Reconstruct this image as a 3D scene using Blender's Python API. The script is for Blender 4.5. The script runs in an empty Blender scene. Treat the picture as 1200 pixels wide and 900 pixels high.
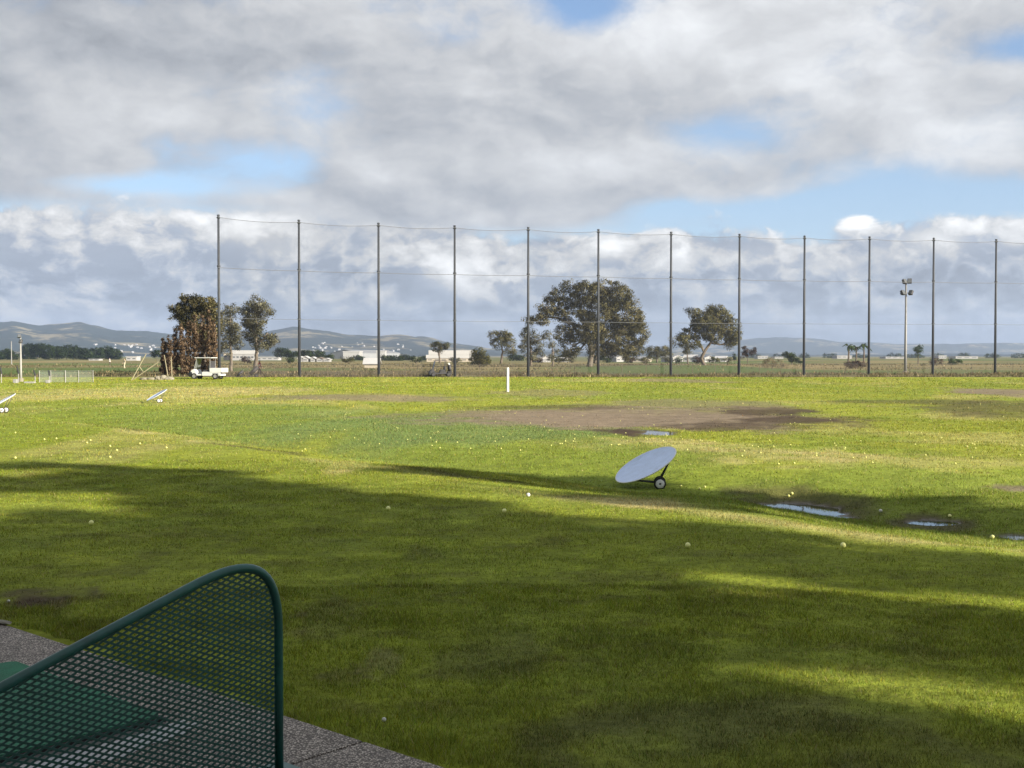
import bpy, bmesh, math, random
import numpy as np
from mathutils import Vector, Matrix, Euler

random.seed(7)
RNG = np.random.default_rng(11)
R = math.radians
SC = bpy.context.scene
COL = SC.collection

# ------------------------------------------------------------------ camera model
F = 1400.0            # focal length in photo pixels (1200 wide)
CAMZ = 1.72
PITCH = math.atan2(33.0, F)
cP, sP = math.cos(PITCH), math.sin(PITCH)

def ray(px, py):
    dx = (px-600.0)/F; dv = (450.0-py)/F
    y = cP + dv*sP; z = -sP + dv*cP
    return dx/y, z/y              # per metre forward: x and z

SUN_AZ = R(122)       # clockwise from the view direction (+Y)
SUN_EL = R(20)
S2 = np.array([math.sin(SUN_AZ), math.cos(SUN_AZ)])     # towards the sun
N2 = np.array([-S2[1], S2[0]])                           # across the sun

# ------------------------------------------------------------------ noise
def _h(ix, iy, s):
    n = (ix*374761393 + iy*668265263 + s*1442695041) & 0xFFFFFFFF
    n = ((n ^ (n >> 13))*1274126177) & 0xFFFFFFFF
    n = n ^ (n >> 16)
    return (n & 0xFFFF)/65535.0

def vnoise(x, y, s=0):
    x = np.asarray(x, float); y = np.asarray(y, float)
    ix = np.floor(x).astype(np.int64); iy = np.floor(y).astype(np.int64)
    fx = x-ix; fy = y-iy
    fx = fx*fx*fx*(fx*(fx*6-15)+10); fy = fy*fy*fy*(fy*(fy*6-15)+10)
    a = _h(ix, iy, s); b = _h(ix+1, iy, s); c = _h(ix, iy+1, s); d = _h(ix+1, iy+1, s)
    return (a+(b-a)*fx)*(1-fy) + (c+(d-c)*fx)*fy

def fbm(x, y, s=0, o=4):
    t = 0; a = .5; n = 0
    x = np.asarray(x, float); y = np.asarray(y, float)
    for k in range(o):
        t = t + a*vnoise(x, y, s+k*17); n += a
        x, y = x*2.03*.8+y*2.03*.6+7.1, -x*2.03*.6+y*2.03*.8+3.3; a *= .5
    return t/n

def sstep(a, b, x):
    t = np.clip((x-a)/(b-a), 0, 1); return t*t*(3-2*t)

# ------------------------------------------------------------------ terrain
def edge_q(x, y):
    return (x-4.4)*.777 + (y-10.3)*.63

def h_base(x, y):
    x = np.asarray(x, float); y = np.asarray(y, float)
    q = edge_q(x, y) + (fbm(x*.25, y*.25, 5, 3)-.5)*1.6
    r = np.hypot(x, y)
    z = -.45*sstep(0, 4.0, q) - .13*np.exp(-((q-4.4)/1.7)**2) + .03*np.exp(-((q+.6)/.8)**2)
    beyond = sstep(3, 9, q)
    z = z + beyond*((fbm(x*.09, y*.05, 21, 3)-.5)*.34 + (fbm(x*.5, y*.5, 31, 2)-.5)*.05)*(1-sstep(60, 100, r))
    z = z + sstep(0, 2, q)*(fbm(x*2.2, y*2.2, 41, 2)-.5)*.045
    z = z + .16*sstep(40, 100, y) + .10*np.exp(-((y-104)/9.)**2) - .16*sstep(108, 116, y)
    z = z + sstep(140, 260, r)*(fbm(x*.012, y*.012, 51, 3)-.5)*.5*(1-.6*sstep(500, 1500, r))
    z = z + (1-sstep(0, 2, q))*(fbm(x*.5, y*.5, 61, 3)-.5)*.05*sstep(3.6, 5, y)
    return z

def cast0(px, py):
    dx, dz = ray(px, py)
    lo, hi = 1.0, 3000.0
    y = np.geomspace(lo, hi, 6000)
    g = CAMZ + dz*y - h_base(dx*y, y)
    k = np.argmax(g <= 0)
    if g[k] > 0: k = len(y)-1
    return dx*y[k], y[k]

PUD = []      # x, y, level, rx, ry, seed
def add_puddle(px0, px1, py0, py1, seed):
    cx, cy = cast0((px0+px1)/2, (py0+py1)/2)
    rx = (px1-px0)/2/F*cy
    _, ya = cast0((px0+px1)/2, py1); _, yb = cast0((px0+px1)/2, py0)
    ry = max(.16, abs(yb-ya)/2*(.55 if seed == 1 else .9))
    PUD.append((cx, cy, float(h_base(cx, cy))-.02, rx, ry, seed))
add_puddle(897, 978, 592.5, 601.5, 1)
add_puddle(1066, 1122, 608, 616, 2)
add_puddle(1168, 1290, 625, 633, 3)
add_puddle(752, 788, 504, 509.5, 4)

def pud_rho(p, x, y):
    cx, cy, lv, rx, ry, sd = p
    w = (fbm(x*1.6, y*2.6, 70+sd, 4)-.5)*1.25
    return np.hypot((x-cx)/rx, (y-cy)/ry) + w*.9

def height(x, y):
    z = h_base(x, y)
    for p in PUD:
        rho = pud_rho(p, x, y)
        t = 1-sstep(1.0, 1.9, rho)
        z = z*(1-t) + t*(p[2] + (np.clip(rho, 0, 2)-1)*.05)
        z = np.where(rho < 2.2, np.maximum(z, p[2]+np.minimum(rho-1, .5)*.05), z)
    return z

def hz(x, y): return float(height(np.array([x]), np.array([y]))[0])

def ground(px, py):
    dx, dz = ray(px, py)
    y = np.geomspace(1.0, 3000., 5000)
    g = CAMZ + dz*y - height(dx*y, y)
    k = int(np.argmax(g <= 0))
    if g[k] > 0: k = len(y)-1
    return Vector((dx*y[k], y[k], CAMZ+dz*y[k]))

def at(px, py, D):
    dx, dz = ray(px, py)
    return Vector((dx*D, D, CAMZ+dz*D))

# ------------------------------------------------------------------ ground albedo (what grows where)
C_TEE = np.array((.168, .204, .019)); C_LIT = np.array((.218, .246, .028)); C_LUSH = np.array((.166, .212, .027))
C_GREY = np.array((.135, .19, .055)); C_DRY = np.array((.40, .34, .15)); C_DIRT = np.array((.19, .15, .106))
C_MUD = np.array((.06, .042, .028)); C_OLIVE = np.array((.15, .135, .06)); C_FAIR = np.array((.075, .115, .03))
C_TAN = np.array((.25, .20, .095)); C_SOIL = np.array((.062, .040, .027))

PATCH = []
def patch(px0, px1, py0, py1, kind, amt=1.0, wob=.8, soft=.35, D=None):
    """an elongated patch of ground: its place on the field and its size in metres"""
    pm, ym = (px0+px1)/2, (py0+py1)/2
    cx, cy = cast0(pm, ym)
    rx = (px1-px0)/2/F*cy
    _, ya = cast0(pm, py1); _, yb = cast0(pm, py0)
    ry = max(.12, abs(yb-ya)/2)
    PATCH.append((cx, cy, rx, ry, kind, amt, wob, soft, len(PATCH)))

# dry yellow grass
patch(20, 330, 454, 468, 'dry', .6, 1.0)
patch(150, 420, 466, 474, 'dry', .45, 1.0)
patch(660, 860, 512, 527, 'dry', .8, 1.0)
patch(780, 1060, 527, 541, 'dry', .6, 1.1)
patch(900, 1200, 535, 550, 'dry', .4, 1.1)
patch(675, 815, 581, 592, 'dry', .8, .7)
patch(380, 430, 540, 552, 'dry', .6, .8)
patch(60, 260, 500, 527, 'dry', .3, 1.0)
patch(1070, 1230, 630, 640, 'dry', .4, 1.)
# grey rough, lush green
patch(330, 700, 482, 530, 'grey', .9, .9)
patch(150, 420, 474, 500, 'grey', .7, .9)
patch(-60, 330, 470, 520, 'lush', .6, .9)
patch(400, 900, 525, 575, 'lush', .9, .9)
patch(750, 1300, 555, 625, 'lush', .9, .9)
patch(700, 830, 450, 470, 'lush', .5, .9)
# bare earth out on the range
patch(505, 900, 476, 499, 'dirt', 1, .7)
patch(540, 760, 480, 496, 'dirt', .9, .7)
patch(640, 900, 482, 505, 'dirt', 1, .8)
patch(820, 960, 476, 486, 'mud', 1, .8)
patch(860, 1010, 487, 498, 'mud', 1., .8)
patch(780, 920, 494, 504, 'mud', .8, .9)
patch(560, 760, 474, 480, 'mud', .6, .9)
patch(700, 905, 468, 479, 'dirt', .6, 1.0)
patch(1060, 1260, 472, 482, 'mud', .7, .9)
patch(960, 1260, 468, 473, 'mud', .6, .9)
patch(1090, 1240, 482, 490, 'mud', .6, 1.)
patch(1130, 1250, 454, 464, 'dirt', 1., .9)
patch(695, 765, 504, 511, 'mud', 1.1, .7)
patch(320, 540, 462, 469, 'dirt', .8, .9)
patch(740, 860, 444, 449, 'dirt', .7, 1.0)
patch(560, 720, 456, 464, 'dirt', .5, 1.1)
patch(1165, 1215, 568, 577, 'dirt', .9, .8)
patch(1040, 1140, 604, 622, 'mud', .8, .9)
patch(870, 1000, 589, 604, 'mud', .7, .9)
# scars in the tee grass
patch(-10, 120, 688, 716, 'soil', .75, 1.0)
patch(20, 90, 697, 712, 'soil', .8, 1.0)
patch(372, 425, 784, 800, 'soil', .85, .9)
patch(420, 470, 762, 790, 'dirt', .35, 1.0)
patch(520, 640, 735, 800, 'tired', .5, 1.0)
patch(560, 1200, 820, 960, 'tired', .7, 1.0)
patch(335, 430, 700, 745, 'tired', .45, 1.0)
patch(455, 490, 820, 830, 'soil', .45, 1.)
patch(345, 362, 716, 724, 'soil', .8, .9)
patch(340, 360, 738, 746, 'soil', .8, .9)
# beyond the net
patch(640, 960, 427.5, 437.5, 'fair', 1, .5)
patch(250, 640, 434, 440, 'scrub', .8, .8)
patch(560, 1260, 437.5, 440.5, 'scrub', .7, .9)
patch(860, 1300, 432, 438.5, 'fair', .8, .5)
patch(-80, 150, 430, 441, 'fair', .85, .5)
patch(440, 640, 428, 433, 'tan', .5, .8)
patch(860, 960, 425, 431, 'tan', .9, .8)
patch(960, 1250, 424, 430, 'tan', .5, .9)
patch(20, 130, 421.5, 426, 'tan', .7, .8)
patch(260, 480, 424, 429, 'tan', .45, .8)

def albedo(x, y, fine=True):
    x = np.asarray(x, float); y = np.asarray(y, float)
    r = np.hypot(x, y); q = edge_q(x, y) + (fbm(x*.25, y*.25, 5, 3)-.5)*1.6
    n1 = fbm(x*.35, y*.22, 101, 4); n2 = fbm(x*1.3, y*.9, 111, 3); n3 = fbm(x*.06, y*.05, 121, 3)
    def mix(a, b, t): return a*(1-t[:, None]) + b*t[:, None]
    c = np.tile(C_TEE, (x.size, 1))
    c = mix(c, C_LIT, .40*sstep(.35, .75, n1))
    c = mix(c, C_GREY, .15*sstep(.55, .75, n2))
    c = mix(c, C_SOIL, .28*sstep(.60, .74, fbm(x*2.6, y*3.4, 181, 4)))
    lump = .5*fbm(x*9-y*2, y*13+x*3, 191, 3)+.5*fbm(x*3.2-y, y*5+x, 193, 2)
    c = c*(.48+1.04*lump)[:, None]  # shade between turf lumps painted into the colour, following the blade height noise
    lit = np.tile(C_LIT, (x.size, 1))
    lit = mix(lit, C_LUSH, sstep(.45, .62, n1)*.7)
    lit = mix(lit, C_DRY, sstep(.58, .78, fbm(x*.3, y*.16, 131, 4))*.35)
    lit = mix(lit, C_LIT*1.12, sstep(.5, .8, n3)*.6)
    lit = lit*(.68+.64*(.6*fbm(x*1.1, y*1.9, 195, 3)+.4*fbm(x*4, y*6, 197, 2)))[:, None]
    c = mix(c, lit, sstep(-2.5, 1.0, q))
    e = np.exp(-((q-.2)/.35)**2)*sstep(.40, .55, fbm(x*.4, y*.4, 141, 2))
    c = mix(c, C_DRY, e*.6)
    e = np.exp(-((q-.75)/.28)**2)*sstep(.44, .58, fbm(x*.5+9, y*.5, 145, 2))
    c = mix(c, C_MUD, e*.75)
    far = sstep(108, 112, y + 1.5*(fbm(x*.2, y*.2, 151, 2)-.5))
    ol = np.tile(C_OLIVE, (x.size, 1))
    ol = mix(ol, C_TAN, sstep(.45, .7, fbm(x*.05, y*.03, 161, 4))*.6)
    ol = mix(ol, C_FAIR, sstep(.5, .62, fbm(x*.012, y*.02, 171, 3))*.8)
    c = mix(c, ol, far)
    dirt = np.zeros(x.size); wet = np.zeros(x.size)
    for (cx, cy, rx, ry, kind, amt, wob, soft, sd) in PATCH:
        near = (np.abs(x-cx) < 2.4*rx) & (np.abs(y-cy) < 2.4*ry)
        if not near.any(): continue
        xs, ys = x[near], y[near]
        u, v = (xs-cx)/rx, (ys-cy)/ry
        w = (fbm(u*1.8+sd*3.1, v*1.3, 200+sd, 4)-.5)*wob*1.5
        rho = np.hypot(u, v) + w + ((fbm(xs*1.3, ys*2.2, 330+sd, 4)-.5)*.9 if kind in ('dirt', 'mud', 'soil') else 0)
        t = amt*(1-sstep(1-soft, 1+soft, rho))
        hole = fbm(xs*1.9+sd, ys*1.2, 300+sd, 3)
        if kind not in ('fair', 'tan'): t = t*((.45+.55*sstep(.36, .55, hole)) if kind in ('dry', 'tired', 'soil') else (.85+.15*hole) if kind in ('dirt', 'mud') else 1)
        t = np.clip(t, 0, 1)
        colr = dict(dirt=C_DIRT, mud=C_MUD, dry=C_DRY, grey=C_GREY, lush=C_LUSH, soil=C_SOIL,
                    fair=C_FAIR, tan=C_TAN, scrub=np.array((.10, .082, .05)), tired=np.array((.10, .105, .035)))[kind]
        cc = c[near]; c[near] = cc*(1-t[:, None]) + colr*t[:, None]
        if kind in ('dirt', 'mud', 'soil'): dirt[near] = np.maximum(dirt[near], t)
    for p in PUD:
        near = (np.abs(x-p[0]) < 4*p[3]) & (np.abs(y-p[1]) < 4*p[4]+1)
        if near.any():
            rho = pud_rho(p, x[near], y[near]); t = 1-sstep(.95, 1.35, rho)
            cc = c[near]; c[near] = cc*(1-t[:, None]) + C_MUD*t[:, None]
            dirt[near] = np.maximum(dirt[near], t); wet[near] = np.maximum(wet[near], 1-sstep(1.0, 1.2, rho))
    return c, dirt, wet

# ------------------------------------------------------------------ mesh helpers
def np_mesh(name, verts, faces, mats=None, smooth=False, parent=None, attrs=None, link=True):
    me = bpy.data.meshes.new(name)
    verts = np.asarray(verts, np.float32); faces = np.asarray(faces, np.int32)
    k = faces.shape[1]
    me.vertices.add(len(verts)); me.vertices.foreach_set('co', verts.ravel())
    me.loops.add(faces.size); me.loops.foreach_set('vertex_index', faces.ravel())
    me.polygons.add(len(faces))
    me.polygons.foreach_set('loop_start', np.arange(0, faces.size, k, dtype=np.int32))
    me.polygons.foreach_set('use_smooth', np.full(len(faces), smooth))
    for nm, (kind, dom, data) in (attrs or {}).items():
        a = me.attributes.new(nm, kind, dom)
        a.data.foreach_set('color' if kind.startswith('FLOAT_COLOR') else 'value', np.asarray(data, np.float32).ravel())
    me.update(calc_edges=True)
    for m in (mats if isinstance(mats, (list, tuple)) else [mats] if mats else []): me.materials.append(m)
    if not link: return me
    o = bpy.data.objects.new(name, me); COL.objects.link(o)
    if parent: o.parent = parent
    return o

def bm_obj(name, bm, mat, parent=None, smooth=False):
    me = bpy.data.meshes.new(name)
    bmesh.ops.recalc_face_normals(bm, faces=bm.faces)
    bm.to_mesh(me); bm.free()
    for p in me.polygons: p.use_smooth = smooth
    me.materials.append(mat)
    o = bpy.data.objects.new(name, me); COL.objects.link(o)
    if parent: o.parent = parent
    return o

def empty(name, loc, rz=0, label=None, cat=None, group=None):
    o = bpy.data.objects.new(name, None); COL.objects.link(o)
    o.location = loc; o.rotation_euler = (0, 0, rz); o.empty_display_size = .2
    tag(o, label, cat, group); return o

def tag(o, label=None, cat=None, group=None, kind=None):
    if label: o['label'] = label
    if cat: o['category'] = cat
    if group: o['group'] = group
    if kind: o['kind'] = kind
    return o

def box(bm, x0, x1, y0, y1, z0, z1, bev=0, M=None):
    r = bmesh.ops.create_cube(bm, size=1)
    vs = r['verts']
    T = Matrix.Translation(((x0+x1)/2, (y0+y1)/2, (z0+z1)/2)) @ Matrix.Diagonal((x1-x0, y1-y0, z1-z0, 1))
    if M is not None: T = M @ T
    bmesh.ops.transform(bm, matrix=T, verts=vs)
    if bev:
        es = list({e for v in vs for e in v.link_edges})
        bmesh.ops.bevel(bm, geom=es, offset=bev, segments=2, affect='EDGES', profile=.6)

def tube(bm, pts, rad, seg=8, cap=True):
    pts = [Vector(p) for p in pts]
    rads = rad if isinstance(rad, (list, tuple)) else [rad]*len(pts)
    rings = []; up = None
    for i, p in enumerate(pts):
        d = (pts[min(i+1, len(pts)-1)]-pts[max(i-1, 0)]).normalized()
        if up is None:
            up = d.orthogonal().normalized()
        else:
            up = (up - d*up.dot(d))
            up = up.normalized() if up.length > 1e-6 else d.orthogonal().normalized()
        b = d.cross(up)
        rings.append([bm.verts.new(p + (up*math.cos(2*math.pi*k/seg)+b*math.sin(2*math.pi*k/seg))*rads[i]) for k in range(seg)])
    for a, b in zip(rings, rings[1:]):
        for k in range(seg):
            bm.faces.new((a[k], a[(k+1) % seg], b[(k+1) % seg], b[k]))
    if cap:
        bm.faces.new(rings[0][::-1]); bm.faces.new(rings[-1])

def lathe(bm, prof, seg=24, M=None):
    """prof: list of (radius, z) about Z"""
    rings = []
    for r, z in prof:
        if r < 1e-6: rings.append([bm.verts.new((0, 0, z))])
        else: rings.append([bm.verts.new((r*math.cos(2*math.pi*k/seg), r*math.sin(2*math.pi*k/seg), z)) for k in range(seg)])
    for a, b in zip(rings, rings[1:]):
        for k in range(seg):
            f = [a[k % len(a)], a[(k+1) % len(a)], b[(k+1) % len(b)], b[k % len(b)]]
            f = list(dict.fromkeys(f))
            if len(f) > 2: bm.faces.new(f)
    if M is not None:
        bmesh.ops.transform(bm, matrix=M, verts=[v for ring in rings for v in ring])

# ------------------------------------------------------------------ node helpers
class G:
    """tiny node-expression helper"""
    def __init__(s, tree): s.t = tree; s.n = tree.nodes; s.l = tree.links
    def put(s, sock, v):
        if hasattr(v, 'is_output') or isinstance(v, bpy.types.NodeSocket): s.l.new(v, sock)
        else: sock.default_value = v
    def m(s, op, a, b=0.0, c=None, clamp=False):
        n = s.n.new('ShaderNodeMath'); n.operation = op; n.use_clamp = clamp
        s.put(n.inputs[0], a); s.put(n.inputs[1], b)
        if c is not None: s.put(n.inputs[2], c)
        return n.outputs[0]
    def vm(s, op, a, b=None):
        n = s.n.new('ShaderNodeVectorMath'); n.operation = op
        s.put(n.inputs[0], a)
        if b is not None: s.put(n.inputs[1], b)
        return n.outputs['Value'] if op in ('DOT_PRODUCT', 'LENGTH') else n.outputs[0]
    def xyz(s, a, b, c=0.0):
        n = s.n.new('ShaderNodeCombineXYZ'); s.put(n.inputs[0], a); s.put(n.inputs[1], b); s.put(n.inputs[2], c); return n.outputs[0]
    def sep(s, v):
        n = s.n.new('ShaderNodeSeparateXYZ'); s.l.new(v, n.inputs[0]); return n.outputs
    def noise(s, v, scale, detail=4, rough=.55, dist=0.0, lac=2.0, col=False):
        n = s.n.new('ShaderNodeTexNoise'); n.noise_dimensions = '3D'
        if v is not None: s.l.new(v, n.inputs['Vector'])
        n.inputs['Scale'].default_value = scale; n.inputs['Detail'].default_value = detail
        n.inputs['Roughness'].default_value = rough; n.inputs['Distortion'].default_value = dist
        n.inputs['Lacunarity'].default_value = lac
        return n.outputs['Color' if col else 'Fac']
    def ss(s, v, a, b, lo=0.0, hi=1.0, mode='SMOOTHSTEP'):
        n = s.n.new('ShaderNodeMapRange'); n.interpolation_type = mode; n.clamp = True
        s.put(n.inputs[0], v)
        for i, w in enumerate((a, b, lo, hi)): s.put(n.inputs[1+i], w)
        return n.outputs[0]
    def mix(s, t, a, b, mode='MIX'):
        n = s.n.new('ShaderNodeMix'); n.data_type = 'RGBA'; n.blend_type = mode
        s.put(n.inputs[0], t)
        for sock, v in ((n.inputs[6], a), (n.inputs[7], b)):
            if isinstance(v, (tuple, list)) and len(v) == 3: v = (*v, 1)
            s.put(sock, v)
        return n.outputs[2]
    def gauss(s, v, cx, cy, sx, sy, amp):
        d = s.vm('MULTIPLY', s.vm('SUBTRACT', v, (cx, cy, 0)), (1/sx, 1/sy, 0))
        e = s.m('MULTIPLY', s.vm('DOT_PRODUCT', d, d), -1)
        return s.m('MULTIPLY', s.m('EXPONENT', e), amp)

def new_mat(name):
    m = bpy.data.materials.new(name); m.use_nodes = True
    g = G(m.node_tree); b = m.node_tree.nodes['Principled BSDF']
    return m, g, b

def paint(name, colr, rough=.5, var=.12, scale=6, metal=0, dirt=None, bump=0):
    m, g, b = new_mat(name)
    tc = g.n.new('ShaderNodeTexCoord').outputs['Object']
    n = g.noise(tc, scale, 5, .6)
    f = g.ss(n, .3, .7, 1-var, 1+var, 'LINEAR')
    c = g.mix(1.0, (*colr, 1), g.xyz(f, f, f), 'MULTIPLY')
    if dirt:
        n2 = g.noise(tc, scale*.6, 6, .65)
        c = g.mix(g.ss(n2, .5, .75, 0, .6), c, (*dirt, 1))
    g.l.new(c, b.inputs['Base Color'])
    b.inputs['Roughness'].default_value = rough; b.inputs['Metallic'].default_value = metal
    if bump:
        bn = g.n.new('ShaderNodeBump'); bn.inputs['Strength'].default_value = bump; bn.inputs['Distance'].default_value = .01
        g.l.new(g.noise(tc, scale*8, 4), bn.inputs['Height']); g.l.new(bn.outputs[0], b.inputs['Normal'])
    return m

# ------------------------------------------------------------------ materials
MAT = {}
MAT['frame_green'] = paint('divider green paint', (.014, .10, .085), .38, .2, 9, dirt=(.02, .05, .045))
MAT['mesh_green'] = paint('divider mesh coating', (.018, .085, .070), .45, .25, 12)
MAT['rubber'] = paint('black rubber', (.012, .012, .013), .75, .2, 8)
MAT['white'] = paint('white paint', (.72, .72, .70), .45, .06, 3, dirt=(.5, .47, .4))
MAT['white_worn'] = paint('worn white paint', (.26, .26, .25), .6, .1, 3)
MAT['white_clean'] = paint('white body paint', (.62, .63, .64), .35, .04, 2)
MAT['grey_metal'] = paint('galvanised steel', (.22, .22, .215), .6, .12, 5, .3)
MAT['pole_dark'] = paint('dark pole steel', (.036, .042, .052), .6, .2, 1.5)
MAT['cable'] = paint('cable', (.13, .14, .155), .7)
MAT['dark'] = paint('dark plastic', (.018, .02, .024), .5, .2, 5)
MAT['charcoal'] = paint('charcoal vinyl', (.035, .035, .04), .6, .2, 5)
MAT['dish'] = paint('weathered blue grey dish paint', (.54, .65, .86), .5, .10, 5, dirt=(.36, .41, .48))
MAT['pale_wood'] = paint('pale weathered timber', (.27, .245, .16), .8, .2, 3)
MAT['lamp_glass'] = paint('floodlight glass', (.10, .11, .12), .3, .05, 3)
MAT['glass_dark'] = paint('dark window glass', (.10, .11, .12), .12, .1, 1)
MAT['wall_white'] = paint('white render wall', (.34, .34, .345), .8, .06, .3)
MAT['wall_tan'] = paint('tan stucco wall', (.42, .37, .30), .85, .08, .3)
MAT['roof_grey'] = paint('grey metal roof', (.22, .23, .25), .6, .1, .3)
MAT['roof_white'] = paint('white roof', (.42, .42, .425), .6, .05, .3)
MAT['roof_brown'] = paint('brown shingle roof', (.14, .11, .09), .9, .15, .5)
MAT['ball'] = paint('range ball yellow', (.52, .52, .16), .4, .05, 30)
MAT['ball_near'] = paint('near range ball yellow', (.80, .80, .30), .4, .05, 30)  # brighter copy of the ball yellow for balls lying in shade
MAT['ball_white'] = paint('range ball white', (.6, .6, .54), .4, .05, 30)
MAT['stone'] = paint('pale rubble', (.20, .185, .14), .9, .3, 2, dirt=(.12, .1, .07))
MAT['skin'] = paint('skin', (.45, .27, .19), .55)
MAT['maroon'] = paint('maroon shirt', (.12, .035, .03), .85)
MAT['beige'] = paint('beige cloth', (.5, .43, .32), .85)
MAT['trouser'] = paint('dark trousers', (.05, .04, .035), .85)
MAT['hair'] = paint('dark hair', (.03, .022, .016), .7)
MAT['timber_dark'] = paint('dark shelter timber', (.06, .05, .042), .8, .2, 2)

def bark(name, c1, c2):
    m, g, b = new_mat(name)
    tc = g.n.new('ShaderNodeTexCoord').outputs['Object']
    v = g.vm('MULTIPLY', tc, (1, 1, .25))
    n = g.noise(v, 3.5, 5, .65)
    g.l.new(g.mix(g.ss(n, .35, .65), (*c1, 1), (*c2, 1)), b.inputs['Base Color']); b.inputs['Roughness'].default_value = .9
    return m
MAT['bark'] = bark('grey brown bark', (.07, .054, .04), (.15, .12, .09))
MAT['bark_pale'] = bark('pale peeling bark', (.085, .07, .055), (.18, .15, .118))

def leaf(name, c1, c2, c3=None, trans=.38):
    m, g, b = new_mat(name)
    a = g.n.new('ShaderNodeAttribute'); a.attribute_name = 'tint'
    c = g.mix(g.ss(a.outputs['Fac'], .1, .9, 0, 1, 'LINEAR'), (*c1, 1), (*c2, 1))
    if c3: c = g.mix(g.ss(a.outputs['Fac'], .86, .9), c, (*c3, 1))
    g.l.new(c, b.inputs['Base Color']); b.inputs['Roughness'].default_value = .65
    b.inputs['Specular IOR Level'].default_value = .1
    tr = g.n.new('ShaderNodeBsdfTranslucent'); g.l.new(c, tr.inputs[0])
    mx = g.n.new('ShaderNodeMixShader'); mx.inputs[0].default_value = trans
    g.l.new(b.outputs[0], mx.inputs[1]); g.l.new(tr.outputs[0], mx.inputs[2])
    g.l.new(mx.outputs[0], g.n['Material Output'].inputs[0])
    return m
MAT['euc'] = leaf('eucalyptus leaves', (.05, .056, .022), (.22, .20, .085), (.31, .28, .14))
MAT['euc_brown'] = leaf('brownish eucalyptus leaves', (.058, .058, .024), (.23, .205, .095), (.31, .27, .14))
MAT['euc_grey'] = leaf('grey green eucalyptus leaves', (.085, .088, .052), (.25, .24, .15), (.35, .33, .22))
MAT['cyp'] = leaf('brown cypress foliage', (.10, .07, .042), (.42, .29, .18), (.52, .40, .26))
MAT['dark_leaf'] = leaf('dark green leaves', (.016, .034, .010), (.055, .085, .022), (.09, .12, .035))
MAT['olive'] = leaf('olive leaves', (.05, .058, .015), (.14, .13, .04), (.2, .18, .06))
MAT['green'] = leaf('green leaves', (.02, .05, .012), (.07, .12, .03))
MAT['drygrass'] = leaf('dry tall grass', (.16, .125, .07), (.34, .27, .16))
MAT['rust'] = leaf('rusty scrub', (.055, .035, .025), (.13, .085, .06))

# ground
def ground_mat():
    m, g, b = new_mat('ground turf and earth')
    a = g.n.new('ShaderNodeAttribute'); a.attribute_name = 'gcol'
    w = g.n.new('ShaderNodeAttribute'); w.attribute_name = 'wet'
    pos = g.n.new('ShaderNodeNewGeometry').outputs['Position']
    n1 = g.noise(pos, 14, 5, .7); n2 = g.noise(pos, 2.2, 4, .6); n3 = g.noise(g.vm('MULTIPLY', pos, (.25, .9, 1)), 1.1, 4, .6)
    f = g.m('MULTIPLY', g.ss(n1, .25, .75, .62, 1.38, 'LINEAR'), g.m('MULTIPLY', g.ss(n2, .3, .7, .82, 1.18, 'LINEAR'), g.ss(n3, .3, .7, .85, 1.15, 'LINEAR')))
    c = g.mix(1.0, a.outputs['Color'], g.xyz(f, f, f), 'MULTIPLY')
    g.l.new(c, b.inputs['Base Color'])
    rg = g.ss(w.outputs['Fac'], 0, 1, .95, .2, 'LINEAR'); g.l.new(rg, b.inputs['Roughness'])
    b.inputs['Specular IOR Level'].default_value = .12
    bn = g.n.new('ShaderNodeBump'); bn.inputs['Strength'].default_value = .8; bn.inputs['Distance'].default_value = .05
    hn = g.m('ADD', g.m('MULTIPLY', g.noise(pos, 9, 5, .7), .6), g.m('MULTIPLY', n2, .8))
    g.l.new(hn, bn.inputs['Height']); g.l.new(bn.outputs[0], b.inputs['Normal'])
    return m
MAT['ground'] = ground_mat()

def grass_mat():
    m, g, b = new_mat('grass blades')
    a = g.n.new('ShaderNodeAttribute'); a.attribute_name = 'gcol'
    g.l.new(a.outputs['Color'], b.inputs['Base Color']); b.inputs['Roughness'].default_value = .6
    b.inputs['Specular IOR Level'].default_value = .2
    tr = g.n.new('ShaderNodeBsdfTranslucent'); g.l.new(a.outputs['Color'], tr.inputs[0])
    mx = g.n.new('ShaderNodeMixShader'); mx.inputs[0].default_value = .35
    g.l.new(b.outputs[0], mx.inputs[1]); g.l.new(tr.outputs[0], mx.inputs[2])
    g.l.new(mx.outputs[0], g.n['Material Output'].inputs[0])
    return m
MAT['grass'] = grass_mat()

def concrete_mat():
    m, g, b = new_mat('exposed aggregate concrete')
    pos = g.n.new('ShaderNodeNewGeometry').outputs['Position']
    v = g.n.new('ShaderNodeTexVoronoi'); v.inputs['Scale'].default_value = 105; g.l.new(pos, v.inputs['Vector'])
    vc = g.sep(v.outputs['Color'])[0]
    c = g.mix(g.ss(vc, .1, .95, 0, 1, 'LINEAR'), (.16, .138, .115), (.66, .58, .49))
    c = g.mix(g.ss(v.outputs['Distance'], .35, .62), c, (.085, .07, .056))
    n = g.noise(pos, 1.7, 5, .6)
    c = g.mix(g.ss(n, .4, .75, 0, .45), c, (.09, .075, .066))
    g.l.new(c, b.inputs['Base Color'])
    b.inputs['Roughness'].default_value = .75
    bn = g.n.new('ShaderNodeBump'); bn.inputs['Strength'].default_value = .6; bn.inputs['Distance'].default_value = .006; bn.invert = True
    g.l.new(v.outputs['Distance'], bn.inputs['Height']); g.l.new(bn.outputs[0], b.inputs['Normal'])
    return m
MAT['concrete'] = concrete_mat()

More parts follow.
